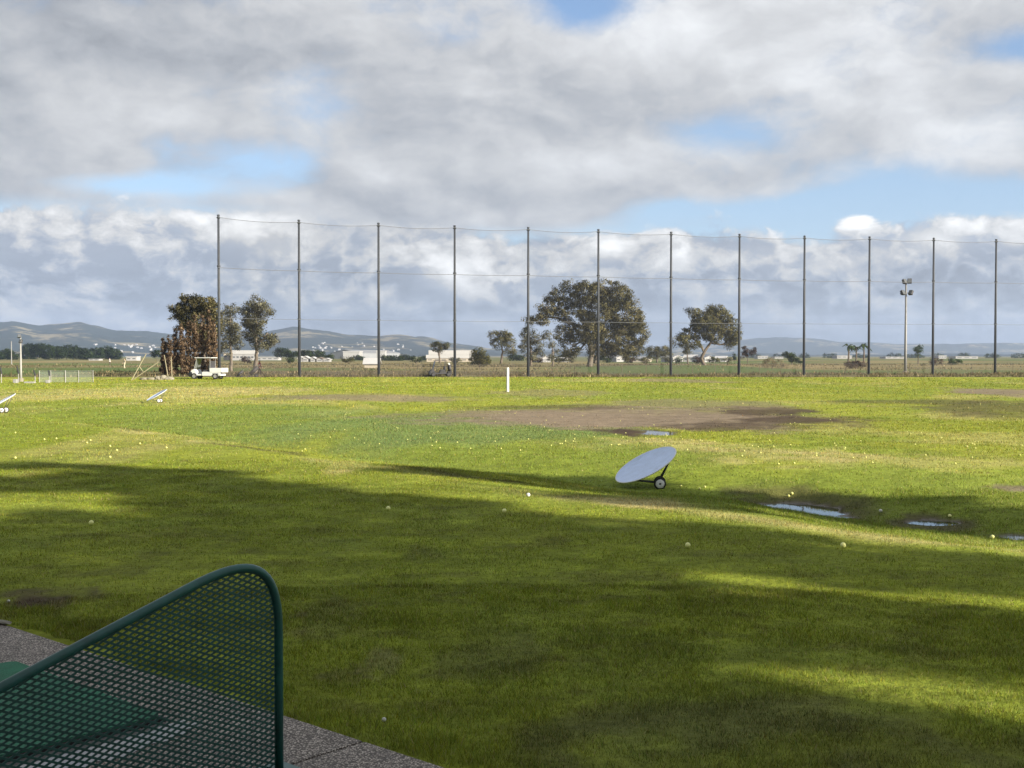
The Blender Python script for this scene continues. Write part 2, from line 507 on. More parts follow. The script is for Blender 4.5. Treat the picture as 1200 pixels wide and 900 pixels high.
def mat_turf():
    m, g, b = new_mat('green mat turf')
    pos = g.n.new('ShaderNodeNewGeometry').outputs['Position']
    n = g.noise(pos, 260, 3, .7); n2 = g.noise(pos, 5, 4, .6)
    f = g.m('MULTIPLY', g.ss(n, .3, .7, .55, 1.45, 'LINEAR'), g.ss(n2, .35, .7, .8, 1.2, 'LINEAR'))
    g.l.new(g.mix(1., (.016, .15, .075, 1), g.xyz(f, f, f), 'MULTIPLY'), b.inputs['Base Color'])
    b.inputs['Roughness'].default_value = .85
    bn = g.n.new('ShaderNodeBump'); bn.inputs['Strength'].default_value = .7; bn.inputs['Distance'].default_value = .006
    g.l.new(n, bn.inputs['Height']); g.l.new(bn.outputs[0], b.inputs['Normal'])
    return m
MAT['turf'] = mat_turf()

def water_mat(name, rough=.03, colr=(.03, .028, .022)):
    m, g, b = new_mat(name)
    b.inputs['Base Color'].default_value = (*colr, 1); b.inputs['Roughness'].default_value = rough
    b.inputs['IOR'].default_value = 1.45; b.inputs['Specular IOR Level'].default_value = .6
    pos = g.n.new('ShaderNodeNewGeometry').outputs['Position']
    bn = g.n.new('ShaderNodeBump'); bn.inputs['Strength'].default_value = .08; bn.inputs['Distance'].default_value = .01
    g.l.new(g.noise(pos, 5, 3), bn.inputs['Height']); g.l.new(bn.outputs[0], b.inputs['Normal'])
    return m
MAT['water'] = water_mat('puddle water')
MAT['film'] = water_mat('rainwater film', .09, (.16, .155, .15)); MAT['film'].node_tree.nodes['Principled BSDF'].inputs['IOR'].default_value = 1.6  # pale base colour stands in for part of the sky reflection

def net_mat(name, alpha, colr, cell=None):
    m, g, b = new_mat(name)
    b.inputs['Base Color'].default_value = (*colr, 1); b.inputs['Roughness'].default_value = .8
    tr = g.n.new('ShaderNodeBsdfTransparent'); mx = g.n.new('ShaderNodeMixShader')
    pos = g.n.new('ShaderNodeNewGeometry').outputs['Position']
    n = g.noise(g.vm('MULTIPLY', pos, (.15, .15, .15)), 1.0, 3, .6)
    g.l.new(g.ss(n, .3, .7, alpha*.6, alpha*1.4, 'LINEAR'), mx.inputs[0])
    g.l.new(tr.outputs[0], mx.inputs[1]); g.l.new(b.outputs[0], mx.inputs[2])
    g.l.new(mx.outputs[0], g.n['Material Output'].inputs[0])
    return m
MAT['net'] = net_mat('black netting', .10, (.03, .033, .04))
MAT['net_low'] = net_mat('low chain link', .16, (.12, .10, .075))
MAT['fence_mesh'] = net_mat('grey fence mesh', .33, (.25, .29, .25))

def hill_mat():
    m, g, b = new_mat('hillside scrub and dry grass')
    pos = g.n.new('ShaderNodeNewGeometry').outputs['Position']
    n = g.noise(pos, .0042, 6, .62); n2 = g.noise(pos, .016, 6, .65)
    c = g.mix(g.ss(n, .52, .60), (.017, .026, .017), (.20, .17, .10))
    c = g.mix(g.ss(n2, .48, .56, 0, .85), c, (.016, .024, .014))
    g.l.new(c, b.inputs['Base Color']); b.inputs['Roughness'].default_value = 1
    b.inputs['Specular IOR Level'].default_value = 0
    return m
MAT['hill'] = hill_mat()

# ------------------------------------------------------------------ terrain mesh
def make_terrain():
    radii = np.concatenate([[.6, 1.2, 1.9], np.geomspace(2.5, 320, 420), np.geomspace(335, 9000, 50)])
    a_front = np.radians(np.arange(-34, 34.01, .22)); a_back = np.radians(np.arange(38, 323, 5.))
    ang = np.concatenate([a_front, a_back])
    A, RR = np.meshgrid(ang, radii, indexing='ij')
    X = (np.sin(A)*RR).ravel(); Y = (np.cos(A)*RR).ravel()
    Z = height(X, Y)
    # behind the tee line and under the slab keep it low and flat
    u = X*.67+Y*.742
    Z = np.where(u < 3.45, -.05, Z)
    V = np.stack([X, Y, Z], 1)
    nA, nR = len(ang), len(radii)
    i = np.arange(nA)[:, None]; j = np.arange(nR-1)[None, :]
    i2 = (i+1) % nA
    f = np.stack([i*nR+j, i2*nR+j, i2*nR+j+1, i*nR+j+1], -1).reshape(-1, 4)
    c0 = len(V); V = np.vstack([V, [[0, 0, -.05]]])
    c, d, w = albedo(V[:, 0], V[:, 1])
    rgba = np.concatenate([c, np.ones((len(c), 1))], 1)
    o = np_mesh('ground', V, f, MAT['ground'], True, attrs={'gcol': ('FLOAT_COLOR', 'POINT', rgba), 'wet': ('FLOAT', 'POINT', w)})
    tag(o, kind='structure')
make_terrain()

# ------------------------------------------------------------------ grass
def make_grass():
    xs, ys, ws, hs = [], [], [], []
    def band(r0, r1, n, w, h, amax=33):
        t = RNG.random(n)
        k = -.6                                  # density falls off with distance
        rr = (r0**(2+k) + t*(r1**(2+k)-r0**(2+k)))**(1/(2+k))
        a = np.radians(RNG.uniform(-amax, amax, n))
        xs.append(np.sin(a)*rr); ys.append(np.cos(a)*rr)
        s = RNG.uniform(.7, 1.3, n)
        g = (rr/((r0+r1)/2))**.8
        ws.append(w*s*g); hs.append(h*RNG.uniform(.55, 1.35, n)*g**.4)
    band(3.6, 9, 420000, .0036, .019)
    band(9, 20, 420000, .007, .0185)
    band(20, 45, 260000, .018, .022)
    band(45, 108, 180000, .055, .032)
    x = np.concatenate(xs); y = np.concatenate(ys); w = np.concatenate(ws); h = np.concatenate(hs)
    q = edge_q(x, y)
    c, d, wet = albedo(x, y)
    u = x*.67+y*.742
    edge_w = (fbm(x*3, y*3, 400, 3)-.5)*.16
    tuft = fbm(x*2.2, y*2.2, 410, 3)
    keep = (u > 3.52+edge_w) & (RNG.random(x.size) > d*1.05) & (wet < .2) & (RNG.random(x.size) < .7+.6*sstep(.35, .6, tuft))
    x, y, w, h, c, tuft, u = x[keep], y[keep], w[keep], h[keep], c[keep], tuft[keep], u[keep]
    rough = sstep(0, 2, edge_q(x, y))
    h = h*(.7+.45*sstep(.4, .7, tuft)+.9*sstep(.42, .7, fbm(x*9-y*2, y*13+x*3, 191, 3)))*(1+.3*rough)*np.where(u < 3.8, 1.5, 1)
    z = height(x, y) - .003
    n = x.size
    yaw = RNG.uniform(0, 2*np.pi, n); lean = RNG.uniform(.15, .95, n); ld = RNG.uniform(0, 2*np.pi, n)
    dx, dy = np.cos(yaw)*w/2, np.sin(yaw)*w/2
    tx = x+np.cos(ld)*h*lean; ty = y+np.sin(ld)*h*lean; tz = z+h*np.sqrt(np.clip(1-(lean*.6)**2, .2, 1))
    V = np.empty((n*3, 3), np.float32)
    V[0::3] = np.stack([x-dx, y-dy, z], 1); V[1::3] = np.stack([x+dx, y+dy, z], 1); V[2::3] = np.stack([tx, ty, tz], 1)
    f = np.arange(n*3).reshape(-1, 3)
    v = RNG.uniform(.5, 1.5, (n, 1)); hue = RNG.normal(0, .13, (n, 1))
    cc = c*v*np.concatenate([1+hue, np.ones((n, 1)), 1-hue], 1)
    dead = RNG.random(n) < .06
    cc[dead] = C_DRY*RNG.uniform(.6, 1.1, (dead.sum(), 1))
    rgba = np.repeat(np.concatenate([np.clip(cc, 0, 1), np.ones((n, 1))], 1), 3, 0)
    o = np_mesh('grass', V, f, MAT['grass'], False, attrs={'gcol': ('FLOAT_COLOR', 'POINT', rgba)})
    tag(o, 'short mown yellow green grass covering the tee and the driving range', 'grass', kind='stuff')
make_grass()

def make_weeds():
    n = 150000
    px = RNG.uniform(-120, 1320, n); d = np.where(RNG.random(n) < .5, RNG.uniform(111, 145, n), RNG.uniform(145, 330, n)**1.0)
    x = (px-600)/F*d; y = d
    m = fbm(x*.06, y*.10, 510, 4); m2 = fbm(x*.5, y*.4, 520, 3)
    c, dirt, wet = albedo(x, y)
    fair = (c[:, 1] > c[:, 0]*1.25)
    keep = (m+.35*m2 > .69) & (~fair | (RNG.random(n) < .12))
    x, y, m2, d, c = x[keep], y[keep], m2[keep], d[keep], c[keep]; n = x.size
    z = height(x, y)-.02
    h = RNG.uniform(.05, .24, n)*(.5+1.5*sstep(.45, .75, m2)); w = RNG.uniform(.06, .18, n)*(d/130)
    yaw = RNG.uniform(0, 2*np.pi, n); dx, dy = np.cos(yaw)*w/2, np.sin(yaw)*w/2
    V = np.empty((n*3, 3), np.float32)
    V[0::3] = np.stack([x-dx, y-dy, z], 1); V[1::3] = np.stack([x+dx, y+dy, z], 1)
    V[2::3] = np.stack([x+RNG.normal(0, .12, n), y+RNG.normal(0, .12, n), z+h], 1)
    k = RNG.random((n, 1)); cc = np.array((.16, .125, .07))*k + np.array((.07, .075, .03))*(1-k)
    cc[RNG.random(n) < .15] = (.30, .24, .13)
    rgba = np.repeat(np.concatenate([cc*RNG.uniform(.6, 1.3, (n, 1)), np.ones((n, 1))], 1), 3, 0)
    o = np_mesh('weeds', V, np.arange(n*3).reshape(-1, 3), MAT['grass'], False, attrs={'gcol': ('FLOAT_COLOR', 'POINT', rgba)})
    tag(o, 'ragged brown weeds and scrub behind the foot of the tall net', 'weeds', kind='stuff')
make_weeds()

# puddles
for k, p in enumerate(PUD):
    n = 72; vs = [(p[0], p[1], p[2])]
    for i in range(n):
        a = 2*math.pi*i/n
        vs.append((p[0]+math.cos(a)*p[3]*1.3, p[1]+math.sin(a)*p[4]*1.3, p[2]))
    o = np_mesh('puddle', vs, [(0, 1+i, 1+(i+1) % n) for i in range(n)], MAT['water'])
    tag(o, kind='structure')

# ------------------------------------------------------------------ tee slab, mat, divider
MD = Vector((.67, .742, 0)).normalized()      # out towards the range
UD = Vector((-.742, .67, 0)).normalized()     # along the tee line
def tee_matrix(u, k, z=0):
    """frame whose X runs along the tee line and Y out to the range"""
    o = MD*u + UD*k
    return Matrix(((-UD.x, MD.x, 0, o.x), (-UD.y, MD.y, 0, o.y), (0, 0, 1, z), (0, 0, 0, 1)))

TOP = .02
G_R = at(199, 838, 1); 
def on_plane(px, py, z=TOP):
    dx, dz = ray(px, py); d = (z-CAMZ)/dz
    return Vector((dx*d, d, z))

pe1, pe2 = on_plane(520, 899), on_plane(0, 730)
ud = (pe2-pe1); ud.z = 0; UD = ud.normalized(); MD = Vector((UD.y, -UD.x, 0))
EDGE_U = MD.dot(pe1)
jt = on_plane(400, 876)
J0 = UD.dot(jt)
bm = bmesh.new()
for i in range(-8, 9):
    k0 = J0 + i*1.83; k1 = k0+1.83-.014
    box(bm, -k1, -k0, -12, EDGE_U, -.16, TOP, .006, tee_matrix(0, 0) )
slab = bm_obj('walkway', bm, MAT['concrete']); tag(slab, kind='structure')

# the mat
cR = on_plane(197, 838, TOP+.03); cQ = on_plane(22, 776, TOP+.03)
mat_w = 1.5
mk = UD.dot(cR); mu = MD.dot((cR+cQ)/2)
root = empty('hitting_mat', tee_matrix(mu-.75, mk+.75, TOP).translation, math.atan2(-UD.y, -UD.x),
             'green artificial turf hitting mat with black rubber edge on the tee concrete', 'golf mat')
bm = bmesh.new(); box(bm, -.75, .75, -.75, .75, .001, .022, .005)
bm_obj('rubber_base', bm, MAT['rubber'], root)
def rrect(bm, hx, hy, z0, z1, r, seg=6):
    pts = []
    for sx, sy, a0 in ((1, 1, 0), (-1, 1, 90), (-1, -1, 180), (1, -1, 270)):
        for i in range(seg+1):
            a = R(a0+90*i/seg); pts.append((sx*(hx-r)+r*math.cos(a), sy*(hy-r)+r*math.sin(a)))
    lo = [bm.verts.new((x, y, z0)) for x, y in pts]; hi = [bm.verts.new((x, y, z1)) for x, y in pts]
    bm.faces.new(hi); bm.faces.new(lo[::-1])
    n = len(pts)
    for i in range(n): bm.faces.new((lo[i], lo[(i+1) % n], hi[(i+1) % n], hi[i]))
bm = bmesh.new(); rrect(bm, .735, .735, .0225, .036, .05); bm_obj('turf_surface', bm, MAT['turf'], root)

# rain film lying on the concrete beside the mat
def film(px_pts, name='water_film'):
    vs = [on_plane(x, y, TOP+.003) for x, y in px_pts]
    c = sum(vs, Vector())/len(vs)
    n = 60; out = []
    # smooth closed outline through the points, wobbling
    for i in range(n):
        t = i/n*len(vs); a = int(t) % len(vs); b = (a+1) % len(vs); f = t-int(t); f = f*f*(3-2*f)
        p = vs[a].lerp(vs[b], f)
        w = 1+.16*math.sin(i*1.7)+.10*math.sin(i*3.1+1)
        out.append(c+(p-c)*w)
    o = np_mesh(name, [c]+out, [(0, 1+i, 1+(i+1) % n) for i in range(n)], MAT['film'])
    tag(o, kind='structure')
film([(30, 884), (120, 862), (215, 844), (232, 850), (200, 866), (100, 900), (20, 910), (-30, 905)], 'rainwater_puddle')

# the mesh divider
base = on_plane(327, 903)
BD = -MD                                      # runs back from the range side
def Lz(px, py):
    """point of the divider's upright plane: run back from the post, height"""
    dx, dz = ray(px, py)
    # base + L*BD = (dx*y, y)
    L = (dx*base.y-base.x)/(BD.x-dx*BD.y); y = base.y+L*BD.y
    return L, CAMZ+dz*y-TOP
a1 = Lz(220, 690); a2 = Lz(0, 806)
slope = (a2[1]-a1[1])/(a2[0]-a1[0])
apex = Lz(284, 662)
zc = Lz(327, 730)[1]
root = empty('bay_divider', base, math.atan2(BD.y, BD.x), 'dark green expanded metal bay divider with sloping rounded tubular top beside the mat', 'bay divider')
outl = [(0, 0), (0, zc*.6), (0, zc-.02)]
# rounded corner: circle-like blend from the upright to the sloping rail
P0 = Vector((0, zc-.02)); P3 = Vector((a1[0], a1[1])); 
P1 = Vector((.004, apex[1]*.985)); P2 = Vector((apex[0]*.72, apex[1]*1.045))
for i in range(1, 17):
    t = i/16
    b = P0*(1-t)**3 + P1*3*t*(1-t)**2 + P2*3*t*t*(1-t) + P3*t**3
    outl.append((b.x, b.y))
Lend = 1.95
zend = a1[1]+slope*(Lend-a1[0])
outl += [(a1[0]+.4, a1[1]+slope*.4), (Lend-.08, zend+.02), (Lend-.015, zend-.03), (Lend, zend-.1), (Lend, 0)]
bm = bmesh.new(); tube(bm, [(x, 0, z) for x, z in outl], .0185, 14)
bm_obj('frame', bm, MAT['frame_green'], root, True)
for L in (0, Lend):
    bm = bmesh.new(); box(bm, L-.06, L+.06, -.07, .07, .001, .012, .002); bm_obj('foot_plate', bm, MAT['frame_green'], root)
poly = [(x, z) for x, z in outl if z >= 0]
poly[0] = (0, .012); poly[-1] = (Lend, .012)
def clip_seg(p, d, poly):
    ts = []
    for (x1, y1), (x2, y2) in zip(poly, poly[1:]+poly[:1]):
        ex, ey = x2-x1, y2-y1; den = d[0]*ey-d[1]*ex
        if abs(den) < 1e-9: continue
        t = ((x1-p[0])*ey-(y1-p[1])*ex)/den; s = ((x1-p[0])*d[1]-(y1-p[1])*d[0])/den
        if 0 <= s < 1: ts.append(t)
    ts.sort(); return list(zip(ts[0::2], ts[1::2]))
bm = bmesh.new(); LW, SW = .050, .0228
for fam, sg in enumerate((1, -1)):
    d = Vector((LW/2, sg*SW/2)).normalized(); nrm = Vector((-d.y, d.x))
    k = -90
    for k in range(-110, 150):
        p = (0, k*SW)
        for t0, t1 in clip_seg(p, d, poly):
            if t1-t0 < .01: continue
            A = Vector(p)+d*t0; B = Vector(p)+d*t1
            off = .0008*sg
            hw = .0042
            q = [A+nrm*hw, B+nrm*hw, B-nrm*hw, A-nrm*hw]
            v1 = [bm.verts.new((c.x, off-.0013, c.y)) for c in q]; v2 = [bm.verts.new((c.x, off+.0013, c.y)) for c in q]
            bm.faces.new(v1); bm.faces.new(v2[::-1])
            for i in range(4): bm.faces.new((v1[i], v1[(i+1) % 4], v2[(i+1) % 4], v2[i]))
# the bonds where strands join
bm_obj('mesh_panel', bm, MAT['mesh_green'], root)

# litter: a crumbled bit of pale concrete at the slab edge
bm = bmesh.new(); bmesh.ops.create_icosphere(bm, subdivisions=2, radius=1)
for v in bm.verts: v.co *= .8+.4*random.random()
bmesh.ops.scale(bm, vec=(.09, .035, .012), verts=bm.verts)
o = bm_obj('concrete_chip', bm, MAT['stone']); o.location = on_plane(3, 729, TOP+.012); o.rotation_euler = (0, 0, -.6)
tag(o, 'pale broken concrete chip at the edge of the tee slab', 'concrete chip')

# ------------------------------------------------------------------ round targets on wheels
def target_dish(loc, rz, sc, label, tilt=R(38), group='round ball targets on wheels'):
    root = empty('target_dish', loc, rz, label, 'range target', group)
    root.scale = (sc, sc, sc)
    # plate: low edge on the ground at -X side, high edge at +X, facing up and back (-Y)
    rad = .60
    cen = Vector((0, 0, .39))
    n = Vector((-.46, -.20, .865)).normalized()
    q = n.to_track_quat('Z', 'Y').to_matrix().to_4x4()
    bm = bmesh.new()
    lathe(bm, [(0, -.028), (.2, -.022), (.4, -.008), (rad-.02, .012), (rad, .020), (rad+.004, .012), (rad-.012, -.004), (.4, -.024), (.2, -.038), (0, -.044)], 48, Matrix.Translation(cen) @ q)
    bm_obj('plate', bm, MAT['dish'], root, True)
    bm = bmesh.new()
    ring = [Matrix.Translation(cen) @ q @ Vector((math.cos(2*math.pi*i/40)*(rad+.003), math.sin(2*math.pi*i/40)*(rad+.003), .014)) for i in range(41)]
    tube(bm, ring, .010, 6, False); bm_obj('rim', bm, MAT['white'], root, True)
    # frame under the plate
    def on(px, py): return Matrix.Translation(cen) @ q @ Vector((px, py, -.05))
    bm = bmesh.new()
    ax_x = .20
    tube(bm, [(ax_x, -.42, .10), (.235, -.12, .10)], .014, 8)
    for yy in (-.30, -.1):
        hi = min((on(.48*math.cos(a), .48*math.sin(a)) for a in np.linspace(0, 6.28, 60)), key=lambda v: -v.x*1.0 + abs(v.y-yy)*.6)
        tube(bm, [(ax_x, yy, .10), hi], .012, 8)
        lo = on(-.12, .0); lo.y = yy*.5; lo.z -= .05
        tube(bm, [(ax_x, yy, .10), (-.20, yy*.7, .13), lo], .012, 8)
    bm_obj('support_frame', bm, MAT['charcoal'], root, True)
    for yy, ax_x in ((-.44, .20), (-.12, .235)):
        M = Matrix.Translation((ax_x, yy, .10)) @ Matrix.Rotation(R(90), 4, 'X')
        bm = bmesh.new()
        lathe(bm, [(.074, -.02), (.10, -.024), (.108, -.014), (.108, .014), (.10, .024), (.074, .02)], 28, M)
        w = bm_obj('wheel', bm, MAT['rubber'], root, True)
        bm = bmesh.new()
        lathe(bm, [(0, -.016), (.02, -.02), (.079, -.027), (.082, .0), (.079, .027), (.02, .02), (0, .016)], 24, M); bm_obj('rim', bm, MAT['white'], w, True)
        bm = bmesh.new()
        lathe(bm, [(0, -.034), (.017, -.034), (.017, .034), (0, .034)], 12, M); bm_obj('hub', bm, MAT['dark'], w, True)
    return root

g = ground(772, 569)
D0 = g.y; sc0 = 1.0
px_m = F/D0
cen = at(757, 569, D0)
target_dish((cen.x, cen.y, hz(cen.x, cen.y)+.0), 0, 70.0/px_m/1.17*1.08, 'large blue grey round target plate tilted on two white wheels in the shaded dip')
g = ground(6, 484); target_dish(g+Vector((-.12, 0, .02)), .02, .8, 'tilted pale round target plate on wheels, cut off by the left photo edge')
g = ground(184, 472); target_dish(g+Vector((0, 0, .02)), .02, .85, 'small far tilted round target plate standing alone on the left lit grass')

# white post
g = ground(595, 459)
root = empty('marker_post', g, 0, 'plain white upright distance post in the middle of the range grass', 'marker post')
ph = 28/F*g.y
bm = bmesh.new(); tube(bm, [(0, 0, -.05), (0, 0, ph-.01), (0, 0, ph)], [.05*g.y/45, .05*g.y/45, .045*g.y/45], 16); bm_obj('post', bm, MAT['white_clean'], root)
bm = bmesh.new(); tube(bm, [(0, 0, ph), (0, 0, ph+.015)], [.045*g.y/45, .035*g.y/45], 16); bm_obj('cap', bm, MAT['white_clean'], root)

# ------------------------------------------------------------------ net poles and netting
PX = [257, 351, 444, 533, 619, 701, 786, 866, 942, 1018, 1093, 1166, 1238]
TOPY = [253, 259, 262.5, 265.5, 267.5, 270, 273, 275.5, 277.5, 278.5, 280, 281.5, 283]
def inv_d(px): return 1/118. + (px-257)/909.*(1/142.-1/118.)
poles = []
ords = ['leftmost', 'second from the left', 'third from the left', 'fourth from the left', 'fifth from the left', 'sixth from the left, before the broad tree',
        'seventh from the left', 'eighth from the left', 'ninth from the left', 'tenth from the left', 'eleventh from the left', 'rightmost in view']
for i, (px, ty) in enumerate(zip(PX, TOPY)):
    D = 1/inv_d(px); b = at(px, 440, D); zb = hz(b.x, b.y); t = at(px, ty, D).z
    poles.append((Vector((b.x, b.y, zb)), t))
    if i >= len(ords): continue
    root = empty('net_pole', (b.x, b.y, zb), 0, 'tall slim dark net pole, %s of the row' % ords[i], 'net pole', 'tall poles holding the range net')
    H = t-zb
    bm = bmesh.new(); tube(bm, [(0, 0, -.3), (0, 0, H*.5), (0, 0, H)], [.15, .13, .105], 12); bm_obj('shaft', bm, MAT['pole_dark'], root, True)
    bm = bmesh.new(); lathe(bm, [(.12, H), (.15, H+.02), (.13, H+.12), (0, H+.16)], 12); bm_obj('cap', bm, MAT['pole_dark'], root)
    for zc_ in (H-.25, H*.685, H*.37):
        bm = bmesh.new(); lathe(bm, [(.13, zc_), (.18, zc_+.02), (.18, zc_+.14), (.13, zc_+.16)], 12); bm_obj('clamp', bm, MAT['pole_dark'], root)
n0 = poles[0][0]
net = empty('range_net', n0, 0, 'huge fine dark ball net hung on cables along the row of tall poles', 'safety net')
def netrow(fr):
    pts = []
    for (b0, t0), (b1, t1) in zip(poles, poles[1:]):
        for k in range(8):
            f = k/8; b = b0.lerp(b1, f); t = t0*(1-f)+t1*f
            z = b.z+.1+(t-b.z-.25)*fr
            sag = .2*fr*4*f*(1-f)*(1 if fr > .9 else .35)
            pts.append(Vector((b.x, b.y-.22, z-sag)))
    b, t = poles[-1]; pts.append(Vector((b.x, b.y-.22, b.z+.1+(t-b.z-.25)*fr)))
    return [p-n0 for p in pts]
rows = [netrow(f) for f in (1.0, .84, .685, .53, .37, .2, .0)]
V = [tuple(p) for r in rows for p in r]; n = len(rows[0])
np_mesh('netting', V, [(a*n+i, a*n+i+1, (a+1)*n+i+1, (a+1)*n+i) for a in range(len(rows)-1) for i in range(n-1)], MAT['net'], parent=net)
for fr, rd in ((1.0, .024), (.685, .026), (.37, .018)):
    bm = bmesh.new(); tube(bm, [p+Vector((0, -.03, 0)) for p in netrow(fr)], rd, 5); bm_obj('cable', bm, MAT['cable'], net)
# low chain-link fence at the foot of the net
lf = empty('chain_link_fence', n0, 0, 'low brownish chain link fence at the foot of the tall net', 'fence')
V = []; 
pts = []
for (b0, _), (b1, _) in zip(poles, poles[1:]):
    for k in range(6): pts.append(b0.lerp(b1, k/6))
for p in pts: p.y += .8; p.z = hz(p.x, p.y)
V = [tuple(p-n0+Vector((0, 0, .02))) for p in pts]+[tuple(p-n0+Vector((0, 0, 1.25))) for p in pts]; n = len(pts)
np_mesh('chain_link', V, [(i, i+1, n+i+1, n+i) for i in range(n-1)], MAT['net_low'], parent=lf)
bm = bmesh.new(); tube(bm, [p-n0+Vector((0, 0, 1.27)) for p in pts], .012, 5); bm_obj('top_rail', bm, MAT['charcoal'], lf)
for i in range(0, n, 2):
    bm = bmesh.new(); p = pts[i]-n0; tube(bm, [p, p+Vector((0, 0, 1.3))], .025, 6); bm_obj('post', bm, MAT['bark'], lf)

# ------------------------------------------------------------------ floodlight pole
def flood_pole(px, py0, py1, D, label, heads, mat, name='floodlight_pole', k=1.):
    b = at(px, py0, D); b.z = hz(b.x, b.y); H = at(px, py1, D).z-b.z
    root = empty(name, b, 0, label, 'light pole')
    s = D/F
    bm = bmesh.new(); tube(bm, [(0, 0, -.1), (0, 0, H*.25), (0, 0, H)], [.2*k, .16*k, .10*k], 12); bm_obj('pole', bm, mat, root, True)
    bm = bmesh.new(); lathe(bm, [(.0, .0), (.4*k, 0), (.4*k, .25), (.28*k, .3), (0, .3)], 14); bm_obj('footing', bm, MAT['stone'], root)
    for dx, py, yaw in heads:
        z = H-(py-py1)*s; x = dx*s
        bm = bmesh.new(); tube(bm, [(0, 0, z-.05), (x, -.05, z)], .05, 6); bm_obj('crossarm', bm, mat, root)
        bm = bmesh.new(); M = Matrix.Translation((x, -.15, z)) @ Matrix.Rotation(yaw, 4, 'Z') @ Matrix.Rotation(R(-28), 4, 'X') @ Matrix.Scale(k, 4)
        box(bm, -.26, .26, -.16, .16, -.3, .3, .06, M)
        box(bm, -.10, .10, .16, .34, -.14, .14, .04, M)
        hd = bm_obj('lamp_head', bm, MAT['charcoal'], root)
        bm = bmesh.new(); box(bm, -.22, .22, -.172, -.162, -.26, .26, 0, M); bm_obj('lens', bm, MAT['lamp_glass'], hd)
    return root
flood_pole(1061, 437, 330, 146, 'slim grey pole with four floodlight heads, behind the net on the right', [(-2.2, 330, .5), (3.6, 329.5, -.3), (-4.2, 343, .6), (5.2, 343, -.9)], MAT['grey_metal'])
flood_pole(24.5, 443, 393, 92, 'white light pole rising over the fenced tee at far left', [(-.6, 394, .3), (1.0, 400, -.6)], MAT['white_worn'], k=.5)
D = 300; b = at(13.5, 428, D); b.z = hz(b.x, b.y); H = at(13.5, 400, D).z-b.z
root = empty('mast', b, 0, 'thin pale mast behind the white light pole at far left', 'mast')
bm = bmesh.new(); tube(bm, [(0, 0, 0), (0, 0, H)], [.14, .10], 10); bm_obj('shaft', bm, MAT['grey_metal'], root)
bm = bmesh.new(); lathe(bm, [(.0, 0), (.35, 0), (.35, .2), (0, .25)], 10); bm_obj('footing', bm, MAT['stone'], root)

# ------------------------------------------------------------------ fenced tee at far left
Df = 90
def gp(px, D=Df):
    b = at(px, 440, D); b.z = hz(b.x, b.y); return b
f0 = gp(46); fn = empty('mesh_fence', f0, 0, 'grey green wire mesh fence with white posts at far left', 'fence')
fx = [46, 59.5, 76.5, 92, 109]
pf = [gp(x) for x in fx]
for i, p in enumerate(pf):
    bm = bmesh.new(); q = p-f0; tube(bm, [q, q+Vector((0, 0, .92))], .04 if i in (2,) else .028, 8); bm_obj('post', bm, MAT['white_worn'], fn)
V = [tuple(p-f0+Vector((0, .03, .03))) for p in pf]+[tuple(p-f0+Vector((0, .03, .86))) for p in pf]; n = len(pf)
np_mesh('wire_mesh', V, [(i, i+1, n+i+1, n+i) for i in range(n-1)], MAT['fence_mesh'], parent=fn)
bm = bmesh.new(); tube(bm, [p-f0+Vector((0, 0, .88)) for p in pf], .018, 6); bm_obj('top_rail', bm, MAT['grey_metal'], fn)
tl = ['white post with a dark tilted net top, cut by the left photo edge', 'white post with a dark tilted net top, beside the white light pole', 'white post with a short dark top, left end of the mesh fence', 'white post with a short dark top, second along the mesh fence']
for i, (px, hh) in enumerate(((1.5, 1.25), (21.5, 1.25), (41, .95), (58, .95))):
    b = gp(px, 89); root = empty('tee_post', b, 0, tl[i], 'tee post', 'white posts of the far tee')
    bm = bmesh.new(); tube(bm, [(0, 0, 0), (0, 0, hh*.62)], .034, 8); bm_obj('post', bm, MAT['white_worn'], root)
    bm = bmesh.new(); tube(bm, [(.02, 0, hh*.55), (-.06, 0, hh*.85), (-.11, .02, hh)], [.075, .06, .03], 8); bm_obj('net_top', bm, MAT['dark'], root)
bl = ['low white tee marker block left of the white light pole', 'low wide white block at the foot of the white light pole', 'low white block in front of the mesh fence']
for i, (px, w, hh) in enumerate(((18, .14, .3), (35, .4, .14), (56, .14, .24))):
    b = gp(px, 88); bm = bmesh.new(); box(bm, -w, w, -.15, .15, 0, hh, .04)
    o = bm_obj('tee_block', bm, MAT['white_worn']); o.location = b; tag(o, bl[i], 'marker block', 'white blocks of the far tee')

# leaning timbers
D = 96
def tp(px, py): return at(px, py, D)
g0 = tp(154, 440); g0.z = hz(g0.x, g0.y)
root = empty('timber_frame', g0, 0, 'leaning V of pale timber poles left of the brown cypresses', 'timber frame')
s = D/F
for pts, rd in (([(0, 0, 0), (17*s, .1, 31*s)], .045), ([(1.5*s, .15, 1*s), (31*s, .2, 21.5*s)], .04), ([(8*s, .1, 17.5*s), (13*s, .15, 10*s)], .035)):
    bm = bmesh.new(); tube(bm, pts, [rd, rd*.85], 8); bm_obj('beam', bm, MAT['pale_wood'], root)
for i, (x0, y0, x1, y1, lab) in enumerate(((197, 437, 192.5, 416, 'pale leaning stake against the leftmost cypress'), (201.5, 437, 200.5, 418, 'pale upright stake between two cypresses'))):
    b = at(x0, y0, 118); b.z = hz(b.x, b.y); t = at(x1, y1, 118)-b
    root = empty('stake', b, 0, lab, 'stake', 'pale stakes by the cypresses')
    bm = bmesh.new(); tube(bm, [(0, 0, 0), tuple(t)], [.045, .035], 8); bm_obj('shaft', bm, MAT['pale_wood'], root)
